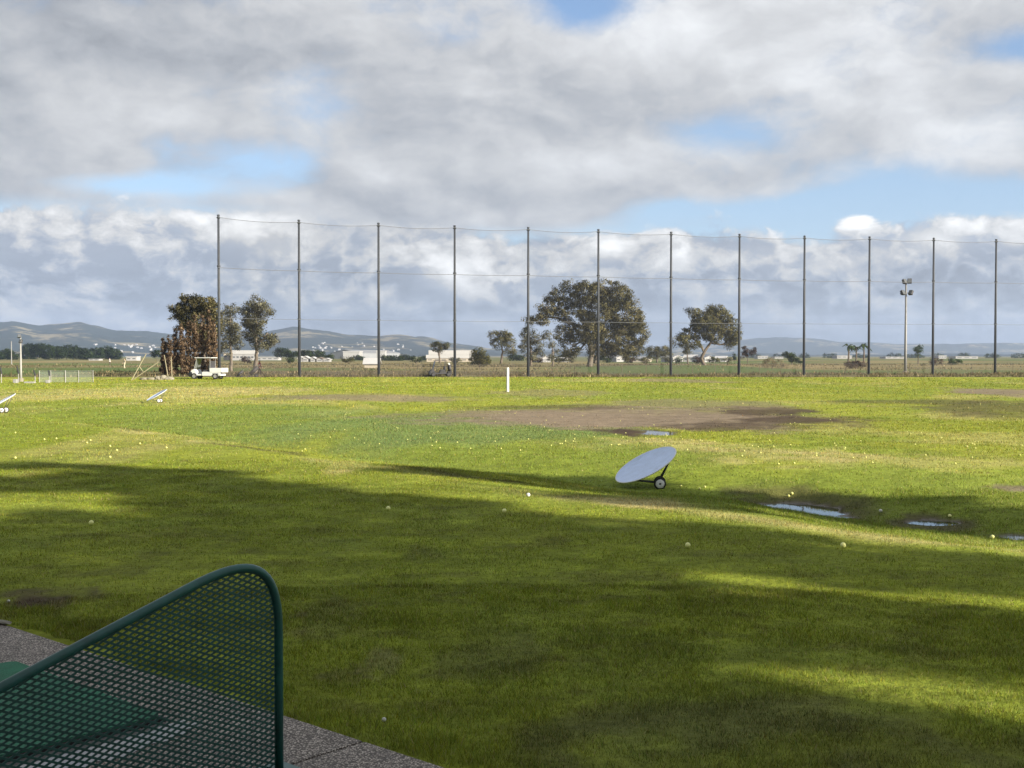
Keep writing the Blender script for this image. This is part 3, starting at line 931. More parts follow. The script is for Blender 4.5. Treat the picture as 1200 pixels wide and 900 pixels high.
rl = ['low pale broken slab, left end of the rubble heap by the cypresses', 'dark edged flat rubble slab beside the left slab', 'rounded rubble lump in the middle of the heap', 'tall pale rubble lump right of the middle', 'right end pale rubble slab nearest the cart']
for i, (px, w, hh) in enumerate(((169, .42, .16), (177, .45, .18), (185, .35, .26), (191, .36, .3), (198, .42, .2))):
    b = gp(px, 97); bm = bmesh.new(); bmesh.ops.create_icosphere(bm, subdivisions=3, radius=1)
    for v in bm.verts:
        k = .75+.5*float(fbm(np.array([v.co.x*1.7+i*5]), np.array([v.co.y*1.7+v.co.z*2]), 9, 3)[0]); v.co *= k
    bmesh.ops.scale(bm, vec=(w, .3, hh), verts=bm.verts)
    o = bm_obj('rubble', bm, MAT['stone']); o.location = b+Vector((0, 0, hh*.3)); tag(o, rl[i], 'rubble', 'rubble heap by the cypresses')

# ------------------------------------------------------------------ vehicles
def wheel(root, x, y, r, w, rimmat):
    M = Matrix.Translation((x, y, r)) @ Matrix.Rotation(R(90), 4, 'X')
    e = bpy.data.objects.new('wheel', None); COL.objects.link(e); e.parent = root
    bm = bmesh.new(); lathe(bm, [(r*.58, -w*.45), (r*.9, -w*.5), (r, -w*.3), (r, w*.3), (r*.9, w*.5), (r*.58, w*.45)], 20, M); bm_obj('tyre', bm, MAT['rubber'], e, True)
    bm = bmesh.new(); lathe(bm, [(0, -w*.42), (r*.2, -w*.5), (r*.5, -w*.4), (r*.6, -w*.46), (r*.6, w*.46), (r*.5, w*.4), (r*.2, w*.5), (0, w*.42)], 20, M); bm_obj('rim', bm, rimmat, e, True)

def extr(bm, prof, y0, y1, bev=0):
    a = [bm.verts.new((x, y0, z)) for x, z in prof]; b = [bm.verts.new((x, y1, z)) for x, z in prof]
    bm.faces.new(a[::-1]); bm.faces.new(b); n = len(prof)
    for i in range(n): bm.faces.new((a[i], a[(i+1) % n], b[(i+1) % n], b[i]))
    if bev: bmesh.ops.bevel(bm, geom=list(bm.edges), offset=bev, segments=2, affect='EDGES')

def cart(loc, rz, sc, label, body, roofm, bed, group=None):
    root = empty('utility_cart' if bed else 'golf_cart', loc, rz, label, 'golf cart', group); root.scale = (sc,)*3
    Lr = 1.45 if bed else 1.15
    bm = bmesh.new(); extr(bm, [(-1.3, .3), (-1.33, .52), (-1.2, .78), (-1.0, .86), (-.86, .8), (-.72, .42), (-.2, .42), (-.16, .64), (.42, .64), (.46, .45), (Lr, .45), (Lr, .3)], -.55, .55, .025)
    bm_obj('body', bm, body, root)
    bm = bmesh.new(); box(bm, -1.43, -1.12, -.57, .57, .2, .62, .04); bm_obj('bumper', bm, MAT['dark'], root)
    for s in (-1, 1):
        bm = bmesh.new(); M = Matrix.Translation((-1.30, .36*s, .6)) @ Matrix.Rotation(R(-90), 4, 'Y'); lathe(bm, [(0, .045), (.075, .03), (.085, 0), (0, 0)], 14, M); bm_obj('headlight', bm, MAT['lamp_glass'], root)
    for x in (-.95, (.98 if bed else .8)):
        for y in (-.5, .5): wheel(root, x, y, .26, .2, MAT['white_worn'] if bed else MAT['charcoal'])
    bm = bmesh.new(); box(bm, -.15, .38, -.5, .5, .645, .8, .04); box(bm, .32, .44, -.5, .5, .8, 1.2, .04); bm_obj('seat', bm, MAT['charcoal'], root)
    for s in (-1, 1):
        bm = bmesh.new(); tube(bm, [(-.98, .5*s, .84), (-.72, .5*s, 1.8)], .026, 8); bm_obj('roof_post', bm, MAT['grey_metal'] if bed else MAT['dark'], root)
        bm = bmesh.new(); tube(bm, [(.48, .5*s, .64), (.5, .5*s, 1.8)], .026, 8); bm_obj('roof_post', bm, MAT['grey_metal'] if bed else MAT['dark'], root)
    bm = bmesh.new(); box(bm, -.9, .66, -.58, .58, 1.79, 1.85, .025); bm_obj('roof', bm, roofm, root)
    bm = bmesh.new(); extr(bm, [(-.98, .88), (-.745, 1.76), (-.72, 1.76), (-.95, .88)], -.47, .47); bm_obj('windscreen', bm, MAT['glass_dark'], root)
    bm = bmesh.new(); tube(bm, [(-.85, -.22, .78), (-.5, -.22, 1.03)], .018, 6)
    ring = [Matrix.Translation((-.5, -.22, 1.03)) @ Matrix.Rotation(R(-55), 4, 'Y') @ Vector((.16*math.cos(a), .16*math.sin(a), 0)) for a in np.linspace(0, 2*math.pi, 17)]
    tube(bm, ring, .014, 6, False); bm_obj('steering_wheel', bm, MAT['dark'], root)
    if bed:
        bm = bmesh.new(); box(bm, .44, .49, -.52, .52, .66, 1.55, .015); bm_obj('cab_back', bm, MAT['charcoal'], root)
        bm = bmesh.new()
        box(bm, .5, 1.62, -.6, .6, .6, .64); 
        box(bm, .5, .54, -.6, .6, .641, .95); box(bm, 1.58, 1.62, -.6, .6, .641, .95)
        box(bm, .541, 1.579, -.6, -.565, .641, .95); box(bm, .541, 1.579, .565, .6, .641, .95)
        bm_obj('cargo_bed', bm, MAT['white_clean'], root)
        bm = bmesh.new(); extr(bm, [(-.2, .3), (-.2, .62), (.42, .62), (1.5, .58), (1.5, .34), (1.3, .3), (1.28, .5), (.7, .5), (.64, .3)], -.585, -.57); bm_obj('side_panel', bm, MAT['white_clean'], root)
    else:
        bm = bmesh.new(); box(bm, .7, 1.2, -.5, .5, .5, .62, .03); bm_obj('bag_rack', bm, MAT['dark'], root)
        for s in (-1, 1):
            bm = bmesh.new(); tube(bm, [(1.0, .25*s, .62), (.92, .25*s, 1.35)], [.15, .17], 12); b_ = bm_obj('golf_bag', bm, MAT['charcoal'], root, True)
            bm = bmesh.new()
            for k in range(5): tube(bm, [(.93+.05*math.cos(k*1.3), .25*s+.06*math.sin(k*1.3), 1.3), (.89+.09*math.cos(k*1.3), .25*s+.1*math.sin(k*1.3), 1.58)], .015, 5)
            bm_obj('clubs', bm, MAT['white'], b_)
    return root
g = ground(243, 444.3)
cart(g, R(-12), 41/(F/g.y)/2.98, 'white utility cart with canopy and cargo bed parked below the brown cypresses', MAT['white_clean'], MAT['white_clean'], True)
D = 124; b = at(517, 439, D); b.z = hz(b.x, b.y)
cart(b, R(10), 26/(F/D)/2.55, 'dark roofed golf cart with bags behind the fourth net pole', MAT['charcoal'], MAT['timber_dark'], False)

def trolley(px, D, sc, label):
    b = at(px, 437, D); b.z = hz(b.x, b.y)
    root = empty('golf_trolley', b, .3, label, 'golf trolley', 'golf trolleys behind the net'); root.scale = (sc,)*3
    for s in (-1, 1): wheel(root, .25, .3*s, .16, .06, MAT['charcoal'])
    wheel(root, -.4, 0, .11, .06, MAT['charcoal'])
    bm = bmesh.new(); tube(bm, [(.25, -.3, .16), (.25, .3, .16)], .02, 6); tube(bm, [(-.4, 0, .11), (.2, 0, .3), (.75, 0, 1.0)], .025, 6); bm_obj('frame', bm, MAT['dark'], root)
    bm = bmesh.new(); tube(bm, [(-.3, 0, .28), (.38, 0, .92)], [.16, .19], 12); bg = bm_obj('golf_bag', bm, MAT['charcoal'], root, True)
    bm = bmesh.new()
    for k in range(6): tube(bm, [(.35, 0, .88), (.55+.04*math.cos(k), .1*math.sin(k*1.1), 1.14+.04*math.cos(2*k))], .02, 5)
    bm_obj('clubs', bm, MAT['grey_metal'], bg)
trolley(281, 119, .72, 'small dark golf trolley left of the person in maroon')
trolley(297, 120, 1.12, 'larger dark golf trolley with bag right in front of the person in maroon')

# ------------------------------------------------------------------ people
def person(loc, rz, label, top, legs, hat, walk=.12, h=1.74, arm=.25):
    k = h/1.74
    J = {'pel': (0, 0, .95), 'sp': (0, .01, 1.14), 'ch': (0, 0, 1.34), 'nk': (0, 0, 1.47), 'hd0': (0, -.015, 1.56), 'hd': (0, -.02, 1.66)}
    E = [('pel', 'sp'), ('sp', 'ch'), ('ch', 'nk'), ('nk', 'hd0'), ('hd0', 'hd')]
    Rd = {'pel': (.155, .11), 'sp': (.14, .10), 'ch': (.165, .11), 'nk': (.058, .058), 'hd0': (.078, .09), 'hd': (.082, .098)}
    for s, n in ((-1, 'a'), (1, 'b')):
        f = walk*s
        J['hip'+n] = (.09*s, 0, .88); J['kn'+n] = (.10*s, -.05-f*.5, .48); J['an'+n] = (.105*s, -f*.9+.02, .08); J['to'+n] = (.115*s, -f*.9-.15, .035)
        E += [('pel', 'hip'+n), ('hip'+n, 'kn'+n), ('kn'+n, 'an'+n), ('an'+n, 'to'+n)]
        Rd['hip'+n] = (.088, .092); Rd['kn'+n] = (.06, .062); Rd['an'+n] = (.042, .045); Rd['to'+n] = (.042, .03)
        J['sh'+n] = (.185*s, 0, 1.40); J['el'+n] = (.235*s, .02-arm*.2, 1.13); J['wr'+n] = (.22*s, -arm*.8, .95); J['pm'+n] = (.215*s, -arm*.8-.03, .88)
        E += [('ch', 'sh'+n), ('sh'+n, 'el'+n), ('el'+n, 'wr'+n), ('wr'+n, 'pm'+n)]
        Rd['sh'+n] = (.062, .06); Rd['el'+n] = (.043, .043); Rd['wr'+n] = (.028, .03); Rd['pm'+n] = (.034, .02)
        for q in range(4):
            J['f%d%s' % (q, n)] = (.215*s, -arm*.8-.055+.022*q-.02, .80+(.008 if q in (0, 3) else 0)); E.append(('pm'+n, 'f%d%s' % (q, n))); Rd['f%d%s' % (q, n)] = (.009, .009)
        J['th'+n] = (.19*s, -arm*.8-.085, .85); E.append(('pm'+n, 'th'+n)); Rd['th'+n] = (.010, .010)
    names = list(J); bm = bmesh.new(); vs = {n: bm.verts.new(Vector(J[n])*k) for n in names}
    for a, b in E: bm.edges.new((vs[a], vs[b]))
    me = bpy.data.meshes.new('person_skin'); bm.to_mesh(me); bm.free()
    o = bpy.data.objects.new('person', me); COL.objects.link(o)
    o.modifiers.new('s', 'SKIN'); 
    for n, v in zip(names, me.skin_vertices[0].data):
        v.radius = (Rd[n][0]*k, Rd[n][1]*k); v.use_root = (n == 'pel')
    sb = o.modifiers.new('u', 'SUBSURF'); sb.levels = 2; sb.render_levels = 2
    dg = bpy.context.evaluated_depsgraph_get(); me2 = bpy.data.meshes.new_from_object(o.evaluated_get(dg))
    o.modifiers.clear(); o.data = me2
    me2.materials.clear()
    for m in (MAT['skin'], top, legs, MAT['dark'], MAT['hair']): me2.materials.append(m)
    for p in me2.polygons:
        c = p.center/k; p.use_smooth = True
        if c.z < .09: p.material_index = 3
        elif c.z < .93: p.material_index = 2 if abs(c.x) < .19 else (0 if c.z < .95 else 1)
        elif c.z < 1.49: p.material_index = 1 if (abs(c.x) < .2 or c.z > .97) else 0
        elif c.z > 1.60 and c.y > -.03: p.material_index = 4
        else: p.material_index = 0
    o.location = loc; o.rotation_euler = (0, 0, rz); tag(o, label, 'person')
    # face and headwear
    bm = bmesh.new(); bmesh.ops.create_icosphere(bm, subdivisions=2, radius=.016*k, matrix=Matrix.Translation(Vector((0, -.115, 1.61))*k)); bm_obj('nose', bm, MAT['skin'], o, True)
    for s in (-1, 1):
        bm = bmesh.new(); bmesh.ops.create_icosphere(bm, subdivisions=2, radius=.012*k, matrix=Matrix.Translation(Vector((.032*s, -.103, 1.64))*k)); bm_obj('eye', bm, MAT['dark'], o, True)
        bm = bmesh.new(); bmesh.ops.create_icosphere(bm, subdivisions=2, radius=.024*k, matrix=Matrix.Translation(Vector((.085*s, -.015, 1.62))*k)); bm_obj('ear', bm, MAT['skin'], o, True)
    if hat:
        bm = bmesh.new(); lathe(bm, [(.098*k, 0), (.10*k, .03*k), (.085*k, .075*k), (.04*k, .098*k), (0, .102*k)], 20, Matrix.Translation(Vector((0, -.02, 1.665))*k))
        box(bm, -.07*k, .07*k, -.2*k, -.09*k, 1.668*k, 1.682*k, .004); bm_obj('cap', bm, hat, o, True)
    return o
b = at(304, 434, 123); b.z = hz(b.x, b.y); person(b, R(70), 'person in maroon top and white cap standing behind a golf trolley', MAT['maroon'], MAT['trouser'], MAT['white'], h=1.75)
b = at(146, 431, 205); b.z = hz(b.x, b.y); person(b, R(-40), 'distant person in pale beige clothes left of the leaning timbers', MAT['beige'], MAT['beige'], None, .18)
b = at(128.5, 427, 260); b.z = hz(b.x, b.y); person(b, R(120), 'tiny distant person with white top near the dark tree belt', MAT['white'], MAT['trouser'], None, .15)

# ------------------------------------------------------------------ trees
def crown_mesh(lobes, n_clump, n_leaf, leaf_len, clump_r, mat, name='crown', shell=.5, droop=0, aspect=.5, seed=0, parent=None):
    rng = np.random.default_rng(seed+5)
    L = np.array([l[:6] for l in lobes], float)
    wt = L[:, 3]*L[:, 4]*L[:, 5]; wt = wt**(.8); wt /= wt.sum()
    idx = rng.choice(len(L), n_clump, p=wt)
    d = rng.normal(size=(n_clump, 3)); d /= np.linalg.norm(d, axis=1)[:, None]
    rr = shell + (1-shell)*rng.random(n_clump)**.6
    cc = L[idx, :3] + d*rr[:, None]*L[idx, 3:6]
    cr = clump_r*rng.uniform(.55, 1.35, n_clump)
    ctint = rng.random(n_clump)
    k = rng.integers(0, n_clump, n_leaf)
    off = rng.normal(size=(n_leaf, 3)); off /= np.linalg.norm(off, axis=1)[:, None]
    off *= (rng.random(n_leaf)**.45)[:, None]*cr[k][:, None]; off[:, 2] *= .7
    P = cc[k]+off
    a = rng.normal(size=(n_leaf, 3)); a[:, 2] -= droop; a /= np.linalg.norm(a, axis=1)[:, None]
    b = np.cross(a, rng.normal(size=(n_leaf, 3))); b /= np.linalg.norm(b, axis=1)[:, None]
    ll = leaf_len*rng.uniform(.6, 1.4, n_leaf)[:, None]; ww = ll*aspect*rng.uniform(.7, 1.2, n_leaf)[:, None]
    V = np.empty((n_leaf*4, 3)); V[0::4] = P-a*ll/2; V[1::4] = P+b*ww/2+a*ll*.05; V[2::4] = P+a*ll/2; V[3::4] = P-b*ww/2+a*ll*.05
    t = np.clip(.85*ctint[k]+.15*rng.random(n_leaf), 0, 1)
    o = np_mesh(name, V, np.arange(n_leaf*4).reshape(-1, 4), mat, True, parent, {'tint': ('FLOAT', 'FACE', t)})
    nn = off/np.maximum(1e-6, np.linalg.norm(off, axis=1))[:, None]*.8 + d[k]*.7 + rng.normal(size=(n_leaf, 3))*.18 + np.array((0, 0, .15))
    nn /= np.linalg.norm(nn, axis=1)[:, None]
    o.data.normals_split_custom_set_from_vertices(np.repeat(nn, 4, 0).astype(np.float32))
    return o

def limb(p0, p1, r0, r1, bend, rng, seg=5):
    p0, p1 = Vector(p0), Vector(p1); d = p1-p0
    pts, rs = [], []
    o = Vector(rng.normal(size=3))*bend*d.length
    for i in range(seg+1):
        t = i/seg; pts.append(p0+d*t+o*math.sin(math.pi*t)+Vector((0, 0, bend*.3*d.length*math.sin(math.pi*t)))); rs.append(r0+(r1-r0)*t)
    return pts, rs

def tree(name, px, py, D, lobes_px, trunk_px, label, cat, leafmat, barkmat, dens=1., leaf_len=.35, clump=.9, group=None, depth=.8, seed=0, tr=.35, limbs=True, shell=.5, droop=0, aspect=.5):
    """lobes_px: (px, py, rx, ry) of each crown mass in the photo; sizes turn into metres at distance D"""
    rng = np.random.default_rng(seed+77)
    s = D/F; b = at(px, py, D); b.z = hz(b.x, b.y)
    root = empty(name, b, 0, label, cat, group)
    lobes = []
    for (lx, ly, rx, ry) in lobes_px:
        c = at(lx, ly, D)-b
        rm = (rx+ry)/2*s
        lobes.append((c.x, rng.uniform(-1, 1)*rm*depth*.6, c.z, rx*s, rm*depth, ry*s))
    area = sum(l[3]*l[5] for l in lobes)*math.pi
    leaf_len *= .64; nl = int(area*dens*120/(leaf_len/.35)**2); nc = max(20, int(area*2.6/clump**2))
    crown_mesh(lobes, nc, max(nl, 80), leaf_len, clump, leafmat, seed=seed, parent=root, shell=shell, droop=droop, aspect=aspect)
    bm = bmesh.new()
    if trunk_px:
        tops = []
        for poly in trunk_px:
            pts = [at(x, y, D)-b for x, y in poly]
            if poly is trunk_px[0]: pts[0] = Vector((0, 0, -.15))
            r0 = tr if poly is trunk_px[0] else tr*.6
            n = len(pts); fine = []; rs = []
            for i in range(n-1):
                for j in range(4):
                    t = j/4; fine.append(pts[i].lerp(pts[i+1], t)+Vector(rng.normal(size=3))*.04*(i+j > 0)); rs.append(r0*(1-.65*(i+t)/(n-1)))
            fine.append(pts[-1]); rs.append(r0*.35)
            tube(bm, fine, rs, 8); tops += fine[len(fine)//2:]
        if limbs:
            for l in lobes:
                tgt = Vector(l[:3]); st = min(tops, key=lambda p: (p-tgt).length + max(0, p.z-tgt.z)*2)
                pts, rs = limb(st, tgt, tr*.4, tr*.10, .08, rng); tube(bm, pts, rs, 6)
                for k in range(3):
                    e = tgt+Vector((rng.uniform(-1, 1)*l[3], rng.uniform(-1, 1)*l[4], rng.uniform(-.3, 1)*l[5]))*.75
                    m = pts[len(pts)//2]; p2, r2 = limb(m, e, tr*.2, tr*.05, .1, rng, 4); tube(bm, p2, r2, 5)
    else:
        tube(bm, [(0, 0, -.1), (0, 0, max(l[2] for l in lobes)*.6)], [tr*.5, tr*.2], 6)
    bm_obj('trunk', bm, barkmat, root, True)
    return root

# the broad eucalyptus in the middle
tree('eucalyptus_tree', 690, 428.5, 240,
     [(658, 347, 20, 11), (690, 343, 24, 13), (722, 346, 20, 14), (640, 358, 11, 8), (668, 366, 22, 14), (700, 366, 24, 18), (732, 370, 22, 22), (745, 392, 14, 18),
      (716, 395, 26, 20), (690, 392, 20, 16), (662, 392, 14, 12), (634, 375, 12, 7), (622, 377, 8, 5), (668, 408, 13, 11), (640, 368, 12, 8), (728, 412, 20, 9), (748, 408, 14, 8), (752, 376, 6, 8), (700, 412, 12, 8), (665, 420, 7, 6), (706, 335, 18, 6), (672, 335, 16, 6)],
     [[(693, 428), (694, 415), (690, 398), (684, 380), (680, 362)], [(694, 414), (700, 398), (708, 380), (716, 362)], [(690, 402), (676, 388), (664, 372), (654, 358)], [(684, 384), (670, 380), (652, 372), (636, 372)], [(697, 426), (702, 410), (716, 396), (730, 388)]],
     'broad tallest eucalyptus tree with brown green crown in the middle of the skyline', 'tree', MAT['euc_brown'], MAT['bark_pale'], 1.25, .46, 1.0, depth=.7, seed=3, tr=.62, shell=.42, droop=.5)
tree('eucalyptus_tree', 826, 427.5, 266,
     [(838, 372, 22, 12), (852, 384, 16, 14), (825, 378, 18, 10), (812, 366, 9, 5), (834, 393, 18, 9), (806, 392, 14, 9), (797, 398, 11, 8), (858, 396, 11, 10), (842, 363, 15, 5), (812, 404, 12, 6), (818, 384, 12, 8), (853, 404, 8, 5)],
     [[(822.5, 428), (822, 420), (826, 411), (833, 402), (838, 390), (840, 376)], [(825, 413), (820, 402), (811, 396), (802, 394)], [(834, 402), (846, 404), (855, 398)]],
     'leaning round crowned tree with dark left side, between the seventh and eighth net poles', 'tree', MAT['euc'], MAT['bark'], 1.2, .46, 1.0, depth=.7, seed=5, tr=.42, shell=.42)
tree('eucalyptus_tree', 300, 437, 148,
     [(300, 357, 15, 9), (309, 364, 11, 10), (293, 367, 11, 10), (301, 378, 14, 10), (296, 392, 13, 10), (314, 398, 8, 8), (305, 406, 13, 7), (289, 378, 6, 6), (320, 400, 5, 5)],
     [[(300, 437), (300, 425), (301, 408), (300, 390), (301, 370)], [(300, 405), (309, 396), (314, 390)], [(300, 395), (293, 380), (289, 372)]],
     'tall narrow grey green eucalyptus standing right of the cypress clump', 'tree', MAT['euc_grey'], MAT['bark_pale'], 1.15, .30, .62, depth=.8, seed=8, tr=.30, shell=.4)
tree('eucalyptus_tree', 240, 437, 158,
     [(226, 358, 17, 10), (240, 355, 16, 8), (212, 364, 11, 9), (248, 365, 14, 11), (230, 375, 20, 12), (205, 372, 8, 5), (250, 384, 12, 12), (236, 395, 16, 12), (215, 383, 8, 8), (205, 362, 7, 5), (222, 350, 12, 5), (252, 372, 9, 9)],
     [[(240, 437), (239, 415), (236, 395), (230, 372)], [(238, 400), (247, 385), (250, 368)], [(236, 392), (222, 375), (210, 368)]],
     'dense brown green eucalyptus crown rising behind the brown cypresses', 'tree', MAT['euc_brown'], MAT['bark'], 1.7, .32, .62, depth=.8, seed=9, tr=.33, shell=.4)
tree('eucalyptus_tree', 271, 437, 168,
     [(270, 366, 12, 11), (266, 380, 12, 10), (276, 388, 10, 9), (268, 398, 11, 10), (278, 402, 9, 7), (262, 410, 9, 8)],
     [[(271, 437), (271, 415), (269, 392), (270, 372)], [(270, 405), (276, 392)]],
     'thin pale eucalyptus between the leftmost net pole and the narrow grey eucalyptus', 'tree', MAT['euc_grey'], MAT['bark_pale'], .85, .30, .6, depth=.8, seed=10, tr=.24, shell=.35)
# brown cypress columns
cx = [(192, 397, 3.2), (198.5, 394, 3.0), (206, 387, 3.6), (213.5, 383, 3.4), (221, 377, 3.8), (229, 371, 3.6), (237, 369, 3.8), (245, 366, 3.7), (252, 378, 3.2)]
clab = ['shortest brown cypress column, leftmost of the clump', 'second brown cypress column from the left, by the pale stakes', 'third brown cypress column from the left in the clump', 'fourth brown cypress column from the left in the clump', 'fifth brown cypress column, middle of the clump', 'sixth brown cypress column, left behind the white cart', 'seventh brown cypress column, right behind the white cart roof', 'eighth brown cypress column, tall and left of the leftmost net pole', 'ninth brown cypress column, touching the leftmost net pole']
for i, (x, ty, w) in enumerate(cx):
    D = 128+random.uniform(0, 8); s = D/F
    b = at(x, 437, D); b.z = hz(b.x, b.y); H = at(x, ty, D).z-b.z
    root = empty('cypress_tree', b, 0, clab[i], 'tree', 'brown cypress columns')
    lob = []
    for k in range(9):
        f = (k+.5)/9; ww = 1.12*w*s*(.85+.25*math.sin(k*2.1+i))*(1-.55*max(0, f-.6)/.4)*1.05
        lob.append((random.uniform(-.12, .12), 0, H*f, ww, ww, H*.10))
    crown_mesh(lob, 300, 7000, .17, .18, MAT['cyp'], shell=.7, droop=1.6, aspect=.35, seed=40+i, parent=root)
    bm = bmesh.new(); tube(bm, [(0, 0, -.1), (0, 0, H*.9)], [.16, .05], 7); bm_obj('trunk', bm, MAT['bark'], root)

# smaller trees along the skyline
tree('bushy_tree', 587, 425, 330, [(578, 394, 8, 6), (590, 393, 10, 6), (585, 402, 11, 7), (597, 399, 8, 7), (598, 410, 6, 5)], [[(589, 425), (589, 412), (586, 398)]], 'small dark rounded tree, leftmost of the trees beside the broad eucalyptus', 'tree', MAT['euc'], MAT['bark'], 1.1, .5, 1.0, seed=21, tr=.35)
tree('bushy_tree', 622, 427, 262, [(620, 392, 10, 9), (628, 402, 10, 9), (614, 405, 8, 8), (632, 414, 8, 6), (622, 418, 8, 5), (640, 394, 6, 6)], [[(622, 427), (622, 412), (621, 396)]], 'thin grey tree crossed by the fifth net pole', 'tree', MAT['euc_grey'], MAT['bark'], .9, .42, .9, seed=22, tr=.3)
tree('bushy_tree', 648, 427, 255, [(646, 404, 5, 6), (650, 414, 6, 6), (644, 420, 4, 4)], [[(648, 427), (648, 412), (647, 402)]], 'sparse low tree under the left side of the broad eucalyptus', 'tree', MAT['euc_grey'], MAT['bark_pale'], .7, .36, .7, seed=23, tr=.2)
tree('umbrella_tree', 515, 424, 360, [(512, 405, 7, 3.6), (520, 405, 7, 4), (515, 409, 8, 3)], [[(515, 424), (515, 414), (515, 406)], [(515, 418), (512, 410)]], 'small flat crowned olive tree above the dark golf cart', 'tree', MAT['olive'], MAT['bark'], 1.3, .5, 1.0, seed=24, tr=.3)
tree('round_bush', 562, 428.5, 235, [(561, 414, 7, 6), (566, 420, 8, 6), (556, 421, 7, 5), (562, 424, 12, 4)], None, 'olive green dome shaped bush between the third dark cart pole and white post', 'bush', MAT['olive'], MAT['bark'], 1.6, .36, .8, seed=25, tr=.3)
tree('low_tree', 770, 424, 380, [(765, 410, 9, 5), (776, 411, 8, 5), (770, 416, 12, 4), (782, 415, 6, 4)], [[(770, 424), (770, 412)]], 'low dark spreading tree between the broad eucalyptus and the leaning tree', 'tree', MAT['euc'], MAT['bark'], 1.2, .5, 1.0, seed=26, tr=.3)
tree('low_tree', 806, 424, 340, [(802, 404, 6, 4), (806, 410, 7, 6)], [[(806, 424), (805, 408)]], 'small grey tree behind the left side of the leaning tree', 'tree', MAT['euc_grey'], MAT['bark'], .9, .46, .9, seed=27, tr=.25)
tree('rusty_shrub', 876, 424, 380, [(873, 411, 4, 5), (877, 414, 5, 5), (883, 411, 2.5, 4), (870, 417, 4, 3)], None, 'rusty brown shrub right of the leaning tree', 'bush', MAT['rust'], MAT['bark'], 1.2, .45, .9, seed=28)
tree('dark_conifer', 860, 422, 500, [(860, 417, 1.5, 4), (860, 420, 2, 2)], None, 'tiny dark pointed conifer under the right edge of the leaning tree', 'tree', MAT['dark_leaf'], MAT['bark'], 2, .5, .8, seed=29)
tree('dry_grass_clump', 905, 431, 205, [(902, 425, 7, 6), (912, 427, 8, 5), (918, 430, 6, 3), (896, 430, 6, 3)], None, 'tall tan dry grass clump left of the ninth net pole', 'grass clump', MAT['drygrass'], MAT['bark'], 1.5, .5, .6, seed=30, droop=-2, aspect=.12)
tree('dark_bush', 928, 426, 300, [(924, 416, 6, 3), (930, 420, 7, 4), (936, 423, 4, 3)], None, 'dark green bush just behind the tan dry grass clump', 'bush', MAT['dark_leaf'], MAT['bark'], 1.6, .45, .8, seed=31)
tree('rusty_shrub', 1003, 431, 205, [(998, 428, 7, 4), (1008, 427, 8, 4)], None, 'brown low shrub below the pair of small palms', 'bush', MAT['rust'], MAT['bark'], 1.5, .36, .6, seed=32)
tree('rusty_shrub', 1098, 428, 240, [(1095, 424, 5, 4), (1102, 424, 3, 3)], None, 'brown shrub at the foot of the eleventh net pole', 'bush', MAT['rust'], MAT['bark'], 1.3, .36, .7, seed=33)
tree('dark_bush', 1120, 427, 260, [(1116, 424, 5, 3), (1123, 424, 4, 3)], None, 'green low bush right of the eleventh net pole', 'bush', MAT['green'], MAT['bark'], 1.3, .36, .7, seed=34)
tree('young_tree', 1076, 425, 330, [(1074, 409, 3, 3), (1079, 407, 3, 2), (1077, 412, 4, 2.5), (1076, 417, 2.5, 3)], [[(1076, 425), (1076, 412)]], 'small lone upright green tree right of the floodlight pole', 'tree', MAT['green'], MAT['bark'], 1.5, .42, .7, seed=35, tr=.18)

def palm(px, py, ty, D, label, seed, n=16):
    rng = np.random.default_rng(seed); b = at(px, py, D); b.z = hz(b.x, b.y); H = at(px, ty, D).z-b.z
    root = empty('palm_tree', b, 0, label, 'palm tree', 'small palms on the skyline')
    bm = bmesh.new(); tube(bm, [(0, 0, 0), (.1, 0, H*.5), (.05, 0, H*.88)], [.25, .18, .16], 8); bm_obj('trunk', bm, MAT['bark'], root)
    V, Fc, T = [], [], []
    for i in range(n):
        a = rng.uniform(0, 6.28); e = rng.uniform(-.4, 1.2); L = H*.36
        prev = None
        for k in range(9):
            t = k/8; r = L*t; z = H*.88 + L*(math.sin(e)*t - .75*t*t)
            p = np.array((.05+math.cos(a)*math.cos(e)*r, math.sin(a)*math.cos(e)*r, z))
            if prev is not None:
                sd = np.array((-math.sin(a), math.cos(a), 0))*L*.16*(1-abs(2*t-1)**2)
                for sgn in (-1, 1):
                    q = len(V); V += [prev, p, p+sd*sgn-np.array((0, 0, .1*L)), prev+sd*sgn*.8-np.array((0, 0, .08*L))]; Fc.append((q, q+1, q+2, q+3)); T.append(rng.random())
            prev = p
    np_mesh('crown', V, Fc, MAT['dark_leaf'], parent=root, attrs={'tint': ('FLOAT', 'FACE', T)})
palm(994, 427, 402, 270, 'taller dark small palm with a leaning crown, left of the tenth net pole', 1)
palm(1003, 427, 404, 300, 'pale thin small palm in the middle of the pair', 2, 10)
palm(1012, 427, 401, 300, 'small palm nearest the tenth net pole', 3, 12)

